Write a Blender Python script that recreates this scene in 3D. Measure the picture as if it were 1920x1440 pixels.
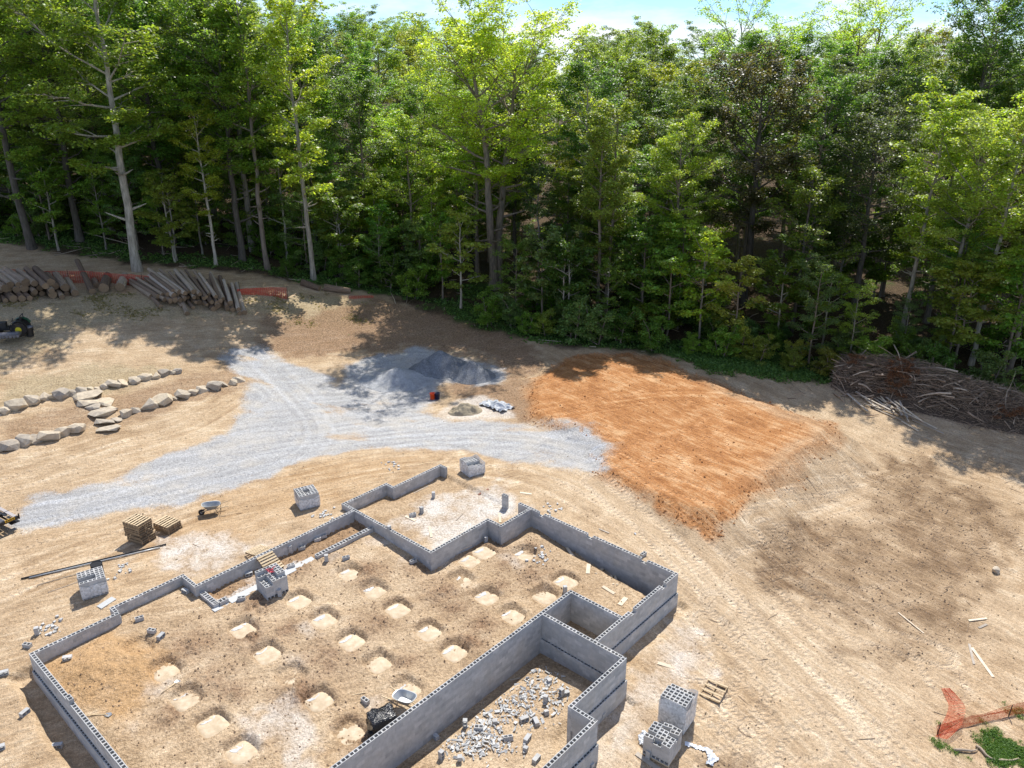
import bpy, math, random
import numpy as np
from mathutils import Matrix, Vector

for _o in list(bpy.data.objects):
    bpy.data.objects.remove(_o)
SC = bpy.context.scene
COL = SC.collection
rnd = random.Random(7)
RNG = np.random.default_rng(11)

# ---------------------------------------------------------------- camera
ZC = 25.0                      # drone height above the top of the block walls (z = 0)
FPX = 1490.0                   # focal length in pixels of the 1920 px wide frame
PIT = math.radians(21.65)      # looking down
cam_d = bpy.data.cameras.new('drone_camera')
cam = bpy.data.objects.new('drone_camera', cam_d)
COL.objects.link(cam)
cam.location = (0, 0, ZC)
cam.rotation_euler = (math.pi / 2 - PIT, 0, 0)
cam_d.sensor_width = 36.0
cam_d.lens = 36.0 * FPX / 1920.0
cam_d.clip_start = 0.5
cam_d.clip_end = 6000
SC.camera = cam

# ---------------------------------------------------------------- sky and sun
SUN_EL, SUN_AZ = math.radians(55), math.radians(16)     # azimuth measured from +Y towards +X
W = bpy.data.worlds.new('World')
SC.world = W
W.use_nodes = True
wn, wl = W.node_tree.nodes, W.node_tree.links
wn.clear()
w_out = wn.new('ShaderNodeOutputWorld')
w_bg = wn.new('ShaderNodeBackground')
w_sky = wn.new('ShaderNodeTexSky')
w_sky.sky_type = 'NISHITA'
w_sky.sun_disc = False
w_sky.sun_elevation = SUN_EL
w_sky.sun_rotation = SUN_AZ
w_sky.altitude = 200
w_sky.dust_density = 0.15
w_sky.air_density = 0.75
w_sky.ozone_density = 2.0
w_bg.inputs['Strength'].default_value = 0.15
# white summer clouds over the whole dome
w_tc = wn.new('ShaderNodeTexCoord')
w_map = wn.new('ShaderNodeMapping')
w_map.inputs['Scale'].default_value = (1, 1, 3.2)
w_map.inputs['Location'].default_value = (0.35, 0.1, 0.2)
w_no = wn.new('ShaderNodeTexNoise')
w_no.inputs['Scale'].default_value = 3.4
w_no.inputs['Detail'].default_value = 7
w_no.inputs['Roughness'].default_value = 0.58
w_rp = wn.new('ShaderNodeValToRGB')
w_rp.color_ramp.elements[0].position = 0.48
w_rp.color_ramp.elements[1].position = 0.66
w_mix = wn.new('ShaderNodeMixRGB')
w_mix.inputs['Color2'].default_value = (4.9, 5.0, 5.15, 1)
wl.new(w_tc.outputs['Generated'], w_map.inputs['Vector'])
wl.new(w_map.outputs['Vector'], w_no.inputs['Vector'])
wl.new(w_no.outputs['Fac'], w_rp.inputs['Fac'])
wl.new(w_rp.outputs['Color'], w_mix.inputs['Fac'])
w_dim = wn.new('ShaderNodeMixRGB')
w_dim.blend_type = 'MULTIPLY'
w_dim.inputs['Fac'].default_value = 1.0
w_dim.inputs['Color2'].default_value = (0.46, 0.57, 0.72, 1)
wl.new(w_sky.outputs['Color'], w_dim.inputs['Color1'])
wl.new(w_dim.outputs['Color'], w_mix.inputs['Color1'])
wl.new(w_mix.outputs['Color'], w_bg.inputs['Color'])
wl.new(w_bg.outputs['Background'], w_out.inputs['Surface'])

sun_d = bpy.data.lights.new('sun', 'SUN')
sun_d.energy = 3.8
sun_d.angle = math.radians(0.55)
sun_d.color = (1.0, 0.955, 0.88)
sun = bpy.data.objects.new('sun', sun_d)
COL.objects.link(sun)
_sd = Vector((math.sin(SUN_AZ) * math.cos(SUN_EL), math.cos(SUN_AZ) * math.cos(SUN_EL), math.sin(SUN_EL)))
sun.rotation_euler = _sd.to_track_quat('Z', 'Y').to_euler()
sun.location = (0, 40, 80)

VS = SC.view_settings
VS.view_transform = 'Standard'
VS.look = 'None'
VS.exposure = 0.70
VS.gamma = 1.0
VS.use_curve_mapping = False
SC.cycles.use_denoising = True
SC.cycles.max_bounces = 6
SC.cycles.diffuse_bounces = 3
SC.cycles.glossy_bounces = 2
SC.cycles.transmission_bounces = 4
SC.cycles.transparent_max_bounces = 8
SC.cycles.caustics_reflective = False
SC.cycles.caustics_refractive = False

# ---------------------------------------------------------------- helpers
cP, sP = math.cos(PIT), math.sin(PIT)
def at(px, py, z):
    """world point at height z seen at a pixel of the 1920 x 1440 photograph"""
    a, b = px - 960.0, 720.0 - py
    r = np.array([a, b * sP + FPX * cP, b * cP - FPX * sP])
    return np.array([0, 0, ZC]) + r * ((z - ZC) / r[2])

YAW = math.radians(41.8)         # the house grid: v runs away to the right, u towards us to the right
AV = np.array([math.sin(YAW), math.cos(YAW)])
BU = np.array([math.cos(YAW), -math.sin(YAW)])
def uv(u, v, z=0.0):
    p = BU * u + AV * v
    return np.array([p[0], p[1], z])

def tag(o, label=None, cat=None, group=None, kind=None):
    if label: o['label'] = label
    if cat: o['category'] = cat
    if group: o['group'] = group
    if kind: o['kind'] = kind
    return o

def empty(name, loc=(0, 0, 0), rz=0.0):
    o = bpy.data.objects.new(name, None)
    COL.objects.link(o)
    o.location = loc
    o.rotation_euler = (0, 0, rz)
    o.empty_display_size = 0.2
    return o

def obj(name, me, parent=None, loc=(0, 0, 0), rot=(0, 0, 0), scale=(1, 1, 1)):
    o = bpy.data.objects.new(name, me)
    COL.objects.link(o)
    o.location = loc
    o.rotation_euler = rot
    o.scale = scale
    if parent is not None:
        o.parent = parent
    return o

def copy_tree(o, parent=None):
    c = o.copy()
    COL.objects.link(c)
    c.parent = parent
    for ch in o.children:
        copy_tree(ch, c)
    return c

def mesh_np(name, V, F, mat=None, smooth=False):
    """V (n,3); F (m,3) or (m,4) arrays"""
    V = np.ascontiguousarray(V, dtype=np.float32)
    F = np.ascontiguousarray(F, dtype=np.int32)
    m, k = F.shape
    me = bpy.data.meshes.new(name)
    me.vertices.add(len(V))
    me.vertices.foreach_set('co', V.ravel())
    me.loops.add(m * k)
    me.loops.foreach_set('vertex_index', F.ravel())
    me.polygons.add(m)
    me.polygons.foreach_set('loop_start', np.arange(0, m * k, k, dtype=np.int32))
    me.polygons.foreach_set('loop_total', np.full(m, k, dtype=np.int32))
    me.polygons.foreach_set('use_smooth', np.full(m, bool(smooth)))
    me.update(calc_edges=True)
    if mat is not None:
        me.materials.append(mat)
    return me

class MB:
    """collects boxes, bars, tubes and free polygons for one mesh"""
    def __init__(s):
        s.v, s.f, s.mi = [], [], []
        s.cur = 0
    def add(s, vs, fs):
        n = len(s.v)
        s.v.extend([tuple(map(float, p)) for p in vs])
        for f in fs:
            s.f.append(tuple(i + n for i in f))
            s.mi.append(s.cur)
        return s
    def box(s, c, d, rz=0.0, R=None):
        hx, hy, hz = d[0] / 2, d[1] / 2, d[2] / 2
        pts = [(-hx, -hy, -hz), (hx, -hy, -hz), (hx, hy, -hz), (-hx, hy, -hz), (-hx, -hy, hz), (hx, -hy, hz), (hx, hy, hz), (-hx, hy, hz)]
        if R is None:
            R = Matrix.Rotation(rz, 3, 'Z')
        pts = [tuple(R @ Vector(p) + Vector(c)) for p in pts]
        return s.add(pts, [(0, 3, 2, 1), (4, 5, 6, 7), (0, 1, 5, 4), (1, 2, 6, 5), (2, 3, 7, 6), (3, 0, 4, 7)])
    def bar(s, p, q, w, h, up=(0, 0, 1)):
        p, q = Vector(p), Vector(q)
        d = (q - p)
        L = d.length
        d.normalize()
        sd = d.cross(Vector(up))
        if sd.length < 1e-4:
            sd = d.cross(Vector((1, 0, 0)))
        sd.normalize()
        u = sd.cross(d)
        R = Matrix((d, sd, u)).transposed()
        return s.box((p + q) / 2, (L, w, h), R=R)
    def tube(s, pts, rad, n=8, cap=True):
        pts = [Vector(p) for p in pts]
        if not hasattr(rad, '__len__'):
            rad = [rad] * len(pts)
        vs, fs = [], []
        ref = None
        for i, p in enumerate(pts):
            t = (pts[min(i + 1, len(pts) - 1)] - pts[max(i - 1, 0)])
            if t.length < 1e-9: t = Vector((0, 0, 1))
            t.normalize()
            if ref is None:
                ref = Vector((1, 0, 0)) if abs(t.x) < 0.8 else Vector((0, 1, 0))
            a = (ref - t * ref.dot(t)).normalized()
            ref = a
            b = t.cross(a)
            for k in range(n):
                th = 2 * math.pi * k / n
                vs.append(tuple(p + (a * math.cos(th) + b * math.sin(th)) * rad[i]))
        for i in range(len(pts) - 1):
            for k in range(n):
                fs.append((i * n + k, i * n + (k + 1) % n, (i + 1) * n + (k + 1) % n, (i + 1) * n + k))
        if cap:
            fs.append(tuple(reversed(range(n))))
            fs.append(tuple(range((len(pts) - 1) * n, len(pts) * n)))
        return s.add(vs, fs)
    def mesh(s, name, mats, smooth=False):
        me = bpy.data.meshes.new(name)
        me.from_pydata(s.v, [], s.f)
        if not isinstance(mats, (list, tuple)):
            mats = [mats]
        for m in mats:
            me.materials.append(m)
        if len(mats) > 1:
            me.polygons.foreach_set('material_index', s.mi)
        me.polygons.foreach_set('use_smooth', [bool(smooth)] * len(s.f))
        me.update()
        return me
    def build(s, name, mats, parent=None, loc=(0, 0, 0), rot=(0, 0, 0), smooth=False):
        return obj(name, s.mesh(name, mats, smooth), parent, loc, rot)

# value noise on a hashed lattice, vectorised
def _hash(ix, iy, seed):
    n = (ix.astype(np.int64) * 374761393 + iy.astype(np.int64) * 668265263 + seed * 974711) & 0x7fffffff
    n = ((n ^ (n >> 13)) * 1274126177) & 0x7fffffff
    n = (n ^ (n >> 16)) & 0xffffff
    return n.astype(np.float32) / 0xffffff
def vnoise(x, y, seed=0):
    ix, iy = np.floor(x), np.floor(y)
    fx, fy = (x - ix), (y - iy)
    fx, fy = fx * fx * (3 - 2 * fx), fy * fy * (3 - 2 * fy)
    a, b = _hash(ix, iy, seed), _hash(ix + 1, iy, seed)
    c, d = _hash(ix, iy + 1, seed), _hash(ix + 1, iy + 1, seed)
    return (a + (b - a) * fx) * (1 - fy) + (c + (d - c) * fx) * fy
def fbm(x, y, scale, octv=4, seed=0, gain=0.5):
    x, y = np.asarray(x, dtype=np.float64) / scale, np.asarray(y, dtype=np.float64) / scale
    s = np.zeros(np.shape(x)); amp = 1.0; tot = 0
    ca, sa = math.cos(0.6), math.sin(0.6)
    for i in range(octv):
        s = s + amp * (vnoise(x, y, seed + i * 17) - 0.5)
        tot += amp; amp *= gain
        x, y = (x * ca - y * sa) * 2.03 + 5.2, (x * sa + y * ca) * 2.03 + 1.7
    return s / tot * 2.0          # about -1..1
def sstep(e0, e1, x):
    t = np.clip((x - e0) / (e1 - e0), 0, 1)
    return t * t * (3 - 2 * t)
def poly_sd(x, y, P):
    """signed distance to a polygon, negative inside"""
    P = np.asarray(P, dtype=np.float64)[:, :2]
    d = np.full(np.shape(x), 1e18)
    ins = np.zeros(np.shape(x), dtype=bool)
    n = len(P)
    for i in range(n):
        ax, ay = P[i]; bx, by = P[(i + 1) % n]
        ex, ey = bx - ax, by - ay
        wx, wy = x - ax, y - ay
        t = np.clip((wx * ex + wy * ey) / (ex * ex + ey * ey + 1e-12), 0, 1)
        d = np.minimum(d, (wx - ex * t) ** 2 + (wy - ey * t) ** 2)
        c = ((ay > y) != (by > y)) & (x < (bx - ax) * (y - ay) / (by - ay + 1e-12) + ax)
        ins ^= c
    d = np.sqrt(d)
    return np.where(ins, -d, d)
def line_dist(x, y, P):
    """distance to a polyline, arc length there, signed side offset"""
    P = np.asarray(P, dtype=np.float64)[:, :2]
    best = np.full(np.shape(x), 1e18); arc = np.zeros(np.shape(x)); side = np.zeros(np.shape(x))
    s0 = 0.0
    for i in range(len(P) - 1):
        ax, ay = P[i]; ex, ey = P[i + 1] - P[i]
        L = math.hypot(ex, ey)
        wx, wy = x - ax, y - ay
        t = np.clip((wx * ex + wy * ey) / (L * L + 1e-12), 0, 1)
        d = (wx - ex * t) ** 2 + (wy - ey * t) ** 2
        m = d < best
        best = np.where(m, d, best)
        arc = np.where(m, s0 + t * L, arc)
        side = np.where(m, np.sign(ex * wy - ey * wx), side)
        s0 += L
    best = np.sqrt(best)
    return best, arc, best * side
def smooth_line(P, n=8):
    """Catmull-Rom through the points"""
    P = [np.asarray(p, dtype=float)[:2] for p in P]
    P = [2 * P[0] - P[1]] + P + [2 * P[-1] - P[-2]]
    out = []
    for i in range(1, len(P) - 2):
        for k in range(n):
            t = k / n
            out.append(0.5 * ((2 * P[i]) + (-P[i - 1] + P[i + 1]) * t + (2 * P[i - 1] - 5 * P[i] + 4 * P[i + 1] - P[i + 2]) * t * t + (-P[i - 1] + 3 * P[i] - 3 * P[i + 1] + P[i + 2]) * t ** 3))
    out.append(P[-2])
    return np.array(out)

# ---------------------------------------------------------------- materials
class NT:
    def __init__(s, name):
        s.m = bpy.data.materials.new(name)
        s.m.use_nodes = True
        s.n, s.l = s.m.node_tree.nodes, s.m.node_tree.links
        s.n.clear()
        s.out = s.n.new('ShaderNodeOutputMaterial')
    def new(s, t, **kw):
        n = s.n.new('ShaderNode' + t)
        for k, v in kw.items():
            setattr(n, k, v)
        return n
    def put(s, sock, val):
        if hasattr(val, 'is_output') or isinstance(val, bpy.types.NodeSocket):
            s.l.new(val, sock)
        elif val is not None:
            if isinstance(val, (tuple, list)) and len(val) == 3 and sock.type == 'RGBA':
                val = (*val, 1)
            sock.default_value = val
    def noise(s, scale, detail=4, rough=0.55, vec=None, dist=0.0):
        n = s.new('TexNoise')
        n.inputs['Scale'].default_value = scale
        n.inputs['Detail'].default_value = detail
        n.inputs['Roughness'].default_value = rough
        n.inputs['Distortion'].default_value = dist
        if vec is not None: s.l.new(vec, n.inputs['Vector'])
        return n.outputs['Fac']
    def math(s, op, a, b=None, c=None, clamp=False):
        n = s.new('Math', operation=op, use_clamp=clamp)
        s.put(n.inputs[0], a)
        if b is not None: s.put(n.inputs[1], b)
        if c is not None: s.put(n.inputs[2], c)
        return n.outputs[0]
    def ramp(s, f, stops):
        n = s.new('ValToRGB')
        e = n.color_ramp.elements
        while len(e) < len(stops): e.new(0.5)
        for i, (p, c) in enumerate(stops):
            e[i].position = p
            e[i].color = (*c, 1) if hasattr(c, '__len__') else (c, c, c, 1)
        s.put(n.inputs['Fac'], f)
        return n.outputs['Color']
    def mix(s, f, a, b, mode='MIX'):
        n = s.new('MixRGB', blend_type=mode)
        s.put(n.inputs['Fac'], f); s.put(n.inputs['Color1'], a); s.put(n.inputs['Color2'], b)
        return n.outputs['Color']
    def attr(s, name):
        n = s.new('Attribute'); n.attribute_name = name
        return n
    def bump(s, h, strength=0.5, dist=0.02, normal=None):
        n = s.new('Bump')
        n.inputs['Strength'].default_value = strength
        n.inputs['Distance'].default_value = dist
        s.put(n.inputs['Height'], h)
        if normal is not None: s.l.new(normal, n.inputs['Normal'])
        return n.outputs['Normal']
    def bsdf(s, col, rough=0.85, normal=None, metal=0.0, spec=0.3):
        b = s.new('BsdfPrincipled')
        s.put(b.inputs['Base Color'], col)
        s.put(b.inputs['Roughness'], rough)
        b.inputs['Metallic'].default_value = metal
        b.inputs['Specular IOR Level'].default_value = spec
        if normal is not None: s.l.new(normal, b.inputs['Normal'])
        s.l.new(b.outputs['BSDF'], s.out.inputs['Surface'])
        return b
    def objco(s): return s.new('TexCoord').outputs['Object']
    def geoco(s): return s.new('NewGeometry').outputs['Position']

def rand_value(t):
    """a random value per object and per loose piece"""
    oi = t.new('ObjectInfo').outputs['Random']
    gi = t.new('NewGeometry').outputs['Random Per Island']
    return t.math('FRACT', t.math('ADD', oi, gi))

def simple_mat(name, col, rough=0.7, metal=0.0, var=0.18, scale=12.0, bump=0.0, spec=0.3, dirt=None, dirt_amt=0.4):
    t = NT(name)
    co = t.objco()
    n = t.noise(scale, 5, 0.6, co)
    r = rand_value(t)
    f = t.math('ADD', t.math('MULTIPLY', n, 0.6), t.math('MULTIPLY', r, 0.4))
    lo = tuple(c * (1 - var) for c in col); hi = tuple(min(1, c * (1 + var)) for c in col)
    c = t.ramp(f, [(0.25, lo), (0.75, hi)])
    if dirt:
        d = t.ramp(t.noise(scale * 0.35, 6, 0.65, co), [(0.45, 0.0), (0.7, dirt_amt)])
        c = t.mix(d, c, dirt)
    nm = t.bump(n, bump, 0.01) if bump else None
    t.bsdf(c, rough, nm, metal, spec)
    return t.m

M_CONC = None
def block_material():
    t = NT('concrete_block')
    co = t.geoco()
    r = rand_value(t)
    fine = t.noise(70, 3, 0.7, co)
    big = t.noise(1.3, 4, 0.6, co)
    c = t.ramp(r, [(0.0, (0.385, 0.388, 0.385)), (0.25, (0.44, 0.443, 0.438)), (0.75, (0.475, 0.475, 0.468)), (1.0, (0.57, 0.562, 0.548))])
    c = t.mix(t.ramp(big, [(0.48, 0.0), (0.72, 0.45)]), c, (0.50, 0.46, 0.40))
    c = t.mix(1.0, c, t.ramp(t.noise(4.5, 4, 0.7, co), [(0.3, 0.86), (0.7, 1.1)]), 'MULTIPLY')
    t.bsdf(c, 0.92, None, spec=0.2)
    return t.m
M_BLOCK = block_material()
M_MORTAR = simple_mat('mortar', (0.45, 0.45, 0.445), 0.95, scale=30)
M_PALLET_SHADE = simple_mat('shaded_pallet_wood', (0.30, 0.215, 0.13), 0.85, scale=9, var=0.3)  # shade inside the pallet stacks put into a darker wood colour
M_PALLET = simple_mat('pallet_wood', (0.60, 0.47, 0.30), 0.8, scale=9, var=0.25)
M_BOARD = simple_mat('pale_board', (0.66, 0.56, 0.42), 0.75, scale=6, var=0.2, dirt=(0.4, 0.3, 0.2))
M_GREYWOOD = simple_mat('weathered_board', (0.40, 0.35, 0.29), 0.85, scale=6, var=0.35)
M_BLACK = simple_mat('black_paint', (0.012, 0.012, 0.014), 0.45, spec=0.5)
M_RUBBER = simple_mat('rubber', (0.02, 0.02, 0.021), 0.85, dirt=(0.2, 0.15, 0.1), dirt_amt=0.3)
M_STEEL = simple_mat('galvanised_steel', (0.42, 0.44, 0.45), 0.45, metal=0.6, dirt=(0.45, 0.40, 0.33), dirt_amt=0.5)
# ================================================================ ground shape
CTRL = [(0, 1440, -1.3), (20, 1260, -1.0), (120, 1440, -1.3), (300, 1500, -1.3), (150, 1150, -0.62), (300, 1060, -0.5), (260, 990, -0.5), (0, 960, -0.35), (0, 1080, -0.5), (100, 850, 0.1),
        (0, 845, 0.3), (0, 765, 1.4), (100, 690, 2.0), (0, 620, 4.0), (150, 560, 4.6), (0, 500, 5.8), (260, 500, 5.0), (450, 545, 3.6),
        (600, 530, 3.0), (300, 715, 1.2), (450, 720, 0.4), (500, 640, 1.0), (640, 560, 2.0), (820, 640, -0.2), (960, 640, -0.1), (700, 700, -0.8),
        (820, 740, -1.2), (600, 800, -0.8), (450, 860, -0.5), (640, 910, -0.4), (760, 880, -0.45), (900, 880, -0.7), (1000, 920, -0.75), (1100, 850, -0.95),
        (1000, 600, 0.3), (1200, 640, -0.4), (1400, 690, -1.0), (1560, 720, -1.6), (1700, 740, -1.4), (1900, 745, -1.3), (1900, 900, -2.4), (1700, 860, -2.8), (1620, 850, -2.7),
        (1500, 1000, -2.5), (1800, 1100, -3.0), (1230, 1030, -1.25), (1330, 1100, -1.9), (1300, 1180, -2.2), (1400, 1300, -2.35), (1250, 1440, -2.4), (1700, 1400, -3.1), (1900, 1350, -3.2),
        (1920, 1500, -3.3), (300, 440, 6.5), (700, 480, 2.5), (1000, 540, 1.5), (1400, 600, 0.3), (1800, 640, 0.2), (1920, 640, 0.2), (0, 420, 8.0)]
_C = np.array([at(*c) for c in CTRL])
_S = 30.0
def _tpsk(r2):
    return np.where(r2 > 1e-12, 0.5 * r2 * np.log(r2 + 1e-12), 0.0)
def _fit_tps():
    X = _C[:, :2] / _S
    n = len(X)
    K = _tpsk(((X[:, None] - X[None]) ** 2).sum(-1)) + 0.02 * np.eye(n)
    P = np.hstack([np.ones((n, 1)), X])
    A = np.zeros((n + 3, n + 3)); A[:n, :n] = K; A[:n, n:] = P; A[n:, :n] = P.T
    return np.linalg.solve(A, np.concatenate([_C[:, 2], np.zeros(3)]))
_TW = _fit_tps()
def base_z(x, y):
    x = np.asarray(x, dtype=np.float64); y = np.asarray(y, dtype=np.float64)
    yc = np.minimum(y, 112.0)
    xs = np.clip(x, -95, 95)
    X = xs / _S; Yv = yc / _S
    z = _TW[-3] + _TW[-2] * X + _TW[-1] * Yv
    for i in range(len(_C)):
        z = z + _TW[i] * _tpsk((X - _C[i, 0] / _S) ** 2 + (Yv - _C[i, 1] / _S) ** 2)
    z = np.clip(z, -4.5, 9.5)
    far = np.clip(y - 100.0, 0, 130)
    return z + 0.05 * far * sstep(0, 60, far)
def gp0(px, py, f=None, z0=-1.0, it=14):
    """point of the ground seen at a pixel"""
    f = f or base_z
    z = z0
    for _ in range(it):
        p = at(px, py, z)
        z = 0.5 * z + 0.5 * float(f(np.array([p[0]]), np.array([p[1]]))[0])
    return at(px, py, z)
def gpoly(pts, z=None):
    return np.array([gp0(*p)[:2] if z is None else at(p[0], p[1], z)[:2] for p in pts])

# house grid outline, wall centre lines in (u, v)
HOUSE = [(-36.05, 7.19), (-36.05, 11.1), (-36.68, 11.1), (-36.68, 14.78), (-35.28, 14.78), (-35.28, 25.06), (-28.46, 25.06), (-28.46, 29.68),
         (-27.41, 29.68), (-27.41, 32.38), (-17.24, 32.38), (-17.24, 27.42), (-20.45, 27.42), (-20.45, 7.19)]
GARAGE = [(-36.38, 25.06), (-36.38, 28.46), (-35.68, 28.46), (-35.68, 32.6), (-27.41, 32.6), (-27.41, 29.68), (-28.46, 29.68), (-28.46, 25.06)]
SROOM = [(-20.45, 25.09), (-20.45, 27.42), (-17.24, 27.42), (-17.24, 25.09)]
FROOM = [(-20.45, 7.19), (-20.45, 25.09), (-15.58, 25.09), (-15.58, 21.16), (-14.35, 21.16), (-14.35, 7.19)]
def uvp(P): return np.array([uv(*p)[:2] for p in P])
P_HOUSE, P_GAR, P_SR, P_FR = uvp(HOUSE), uvp(GARAGE), uvp(SROOM), uvp(FROOM)
def int_z(u, v):
    return -0.50 - 0.052 * (u + 36.0) - 0.10 * (1 - sstep(8, 12, v))
def gpi(px, py):
    """pixel to the crawl space floor"""
    return gp0(px, py, lambda x, y: int_z(x * BU[0] + y * BU[1], x * AV[0] + y * AV[1]))

PADS = [(260, 1214, 0), (308, 1255, 0), (347, 1308, 1), (398, 1355, 1), (452, 1405, 1), (455, 1178, 1), (500, 1223, 1), (545, 1265, 1), (597, 1310, 1), (655, 1370, 0),
        (560, 1125, 1), (607, 1160, 1), (658, 1200, 1), (709, 1241, 0), (762, 1290, 1), (655, 1073, 1), (700, 1105, 1), (745, 1140, 1), (803, 1182, 1), (852, 1220, 1),
        (880, 1049, 1), (864, 1086, 1), (912, 1117, 1), (960, 1152, 1), (908, 1033, 1), (984, 1037, 1), (1060, 1088, 1), (1020, 1115, 0)]
PADW = [gpi(p[0], p[1]) for p in PADS]
_clod_px = [(620, 1045), (690, 1075), (900, 1170), (935, 1100), (830, 1110), (700, 1170), (540, 1180), (620, 1230), (480, 1130), (850, 1140), (760, 1240), (560, 1300), (690, 1390),
            (950, 1060), (1010, 1080), (400, 1270), (440, 1300), (360, 1210), (560, 1060), (780, 1060), (1000, 1025), (470, 1195), (880, 1210), (320, 1340)]
CLODS = [(gpi(*p)[:2], 0.5 + 0.6 * ((i * 37) % 10) / 10) for i, p in enumerate(_clod_px)]

FILL_Z = -0.45
P_FILL = gpoly([(1005, 775), (1015, 705), (1085, 674), (1180, 668), (1270, 690), (1400, 742), (1555, 795), (1525, 830), (1440, 885), (1385, 925), (1350, 955), (1290, 950), (1210, 915), (1140, 875), (1112, 812)], FILL_Z)

TRACKS_PX = [  # (pixel path, gauge, wheel half width, strength)
    ([(1120, 905), (1230, 1000), (1330, 1100), (1420, 1200), (1530, 1310), (1660, 1450)], 1.9, 0.30, 1.0),
    ([(1160, 905), (1290, 1010), (1400, 1130), (1500, 1250), (1620, 1370), (1700, 1450)], 1.9, 0.26, 0.7),
    ([(1275, 1100), (1345, 1200), (1400, 1310), (1460, 1450)], 1.7, 0.26, 0.75),
    ([(1300, 1250), (1370, 1290), (1400, 1370), (1350, 1450)], 1.7, 0.28, 0.7),
    ([(1480, 1100), (1540, 1160), (1640, 1190), (1760, 1230)], 1.7, 0.25, 1.0),
    ([(1330, 1170), (1420, 1240), (1400, 1330), (1330, 1380)], 1.7, 0.25, 0.9),
    ([(1400, 1060), (1500, 1040), (1640, 1060), (1760, 1090)], 1.8, 0.36, 0.6),
    ([(1420, 1000), (1560, 950), (1720, 900), (1840, 950), (1900, 1060)], 1.8, 0.38, 0.5),
    ([(1480, 960), (1600, 920), (1720, 960), (1800, 1040)], 1.8, 0.36, 0.45),
    ([(1520, 1010), (1650, 990), (1760, 1000), (1860, 1020)], 1.8, 0.36, 0.45),
    ([(1470, 1130), (1560, 1200), (1620, 1290), (1640, 1370)], 1.8, 0.36, 0.45),
    ([(1400, 920), (1540, 880), (1680, 870), (1800, 900)], 1.8, 0.38, 0.4),
    ([(1130, 860), (1220, 915), (1320, 960)], 1.7, 0.24, 1.2),
    ([(1110, 820), (1260, 860), (1340, 930)], 1.7, 0.24, 1.1),
    ([(1010, 790), (1150, 770), (1350, 770), (1540, 800)], 1.7, 0.24, 1.0),
    ([(1240, 905), (1300, 850), (1380, 800), (1480, 780)], 1.7, 0.24, 1.1),
    ([(1040, 740), (1200, 720), (1330, 725), (1460, 770)], 1.7, 0.24, 0.9),
    ([(1060, 800), (1180, 745), (1290, 715)], 1.7, 0.24, 0.8),
    ([(40, 965), (300, 915), (560, 850), (800, 825), (1000, 825), (1130, 860)], 1.8, 0.26, 0.4),
    ([(470, 660), (560, 750), (600, 820), (500, 890), (300, 940)], 1.8, 0.26, 0.35),
    ([(900, 820), (720, 800), (600, 760), (520, 690)], 1.8, 0.26, 0.35),
    ([(0, 915), (200, 850), (360, 800), (450, 745)], 1.8, 0.26, 0.6),
    ([(0, 890), (180, 835), (330, 790), (440, 740)], 1.8, 0.22, 0.4),
    ([(0, 1110), (200, 1020), (420, 935), (640, 880), (820, 860)], 1.8, 0.25, 0.5),
    ([(20, 1020), (260, 950), (500, 900)], 1.8, 0.25, 0.5),
    ([(500, 680), (650, 640), (850, 640), (1000, 690), (1040, 760)], 1.8, 0.38, 0.5),
    ([(540, 620), (700, 610), (880, 630)], 1.8, 0.38, 0.4),
    ([(880, 880), (1000, 900), (1120, 960), (1240, 1040), (1310, 1120)], 1.7, 0.24, 0.8),
    ([(950, 880), (1080, 930), (1200, 1000), (1300, 1090)], 1.7, 0.22, 0.6),
    ([(1345, 1130), (1400, 1190), (1420, 1260), (1390, 1340), (1400, 1440)], 1.6, 0.30, 0.9),
    ([(1420, 1440), (1440, 1370), (1500, 1320), (1580, 1330), (1640, 1400)], 1.7, 0.28, 0.8),
    ([(1390, 1090), (1450, 1150), (1560, 1260), (1680, 1360), (1760, 1440)], 1.9, 0.30, 0.8),
    ([(1320, 1300), (1360, 1350), (1430, 1390), (1520, 1400)], 1.6, 0.26, 0.9),
    ([(1440, 1010), (1500, 1080), (1600, 1120), (1700, 1110), (1780, 1060)], 1.7, 0.30, 0.7),
    ([(1540, 1100), (1620, 1140), (1720, 1200), (1780, 1290)], 1.7, 0.28, 0.7),
    ([(1600, 900), (1700, 930), (1780, 990), (1820, 1080)], 1.8, 0.34, 0.6),
    ([(1040, 720), (1150, 700), (1260, 740), (1330, 800), (1340, 880)], 1.7, 0.24, 1.0),
    ([(1150, 890), (1230, 850), (1330, 840), (1450, 850)], 1.7, 0.24, 0.9),
    ([(0, 690), (150, 650), (330, 640), (470, 660)], 1.9, 0.3, 0.5),
]
TRACKS = [(smooth_line(gpoly(p), 6), g, w, s) for p, g, w, s in TRACKS_PX]

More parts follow.
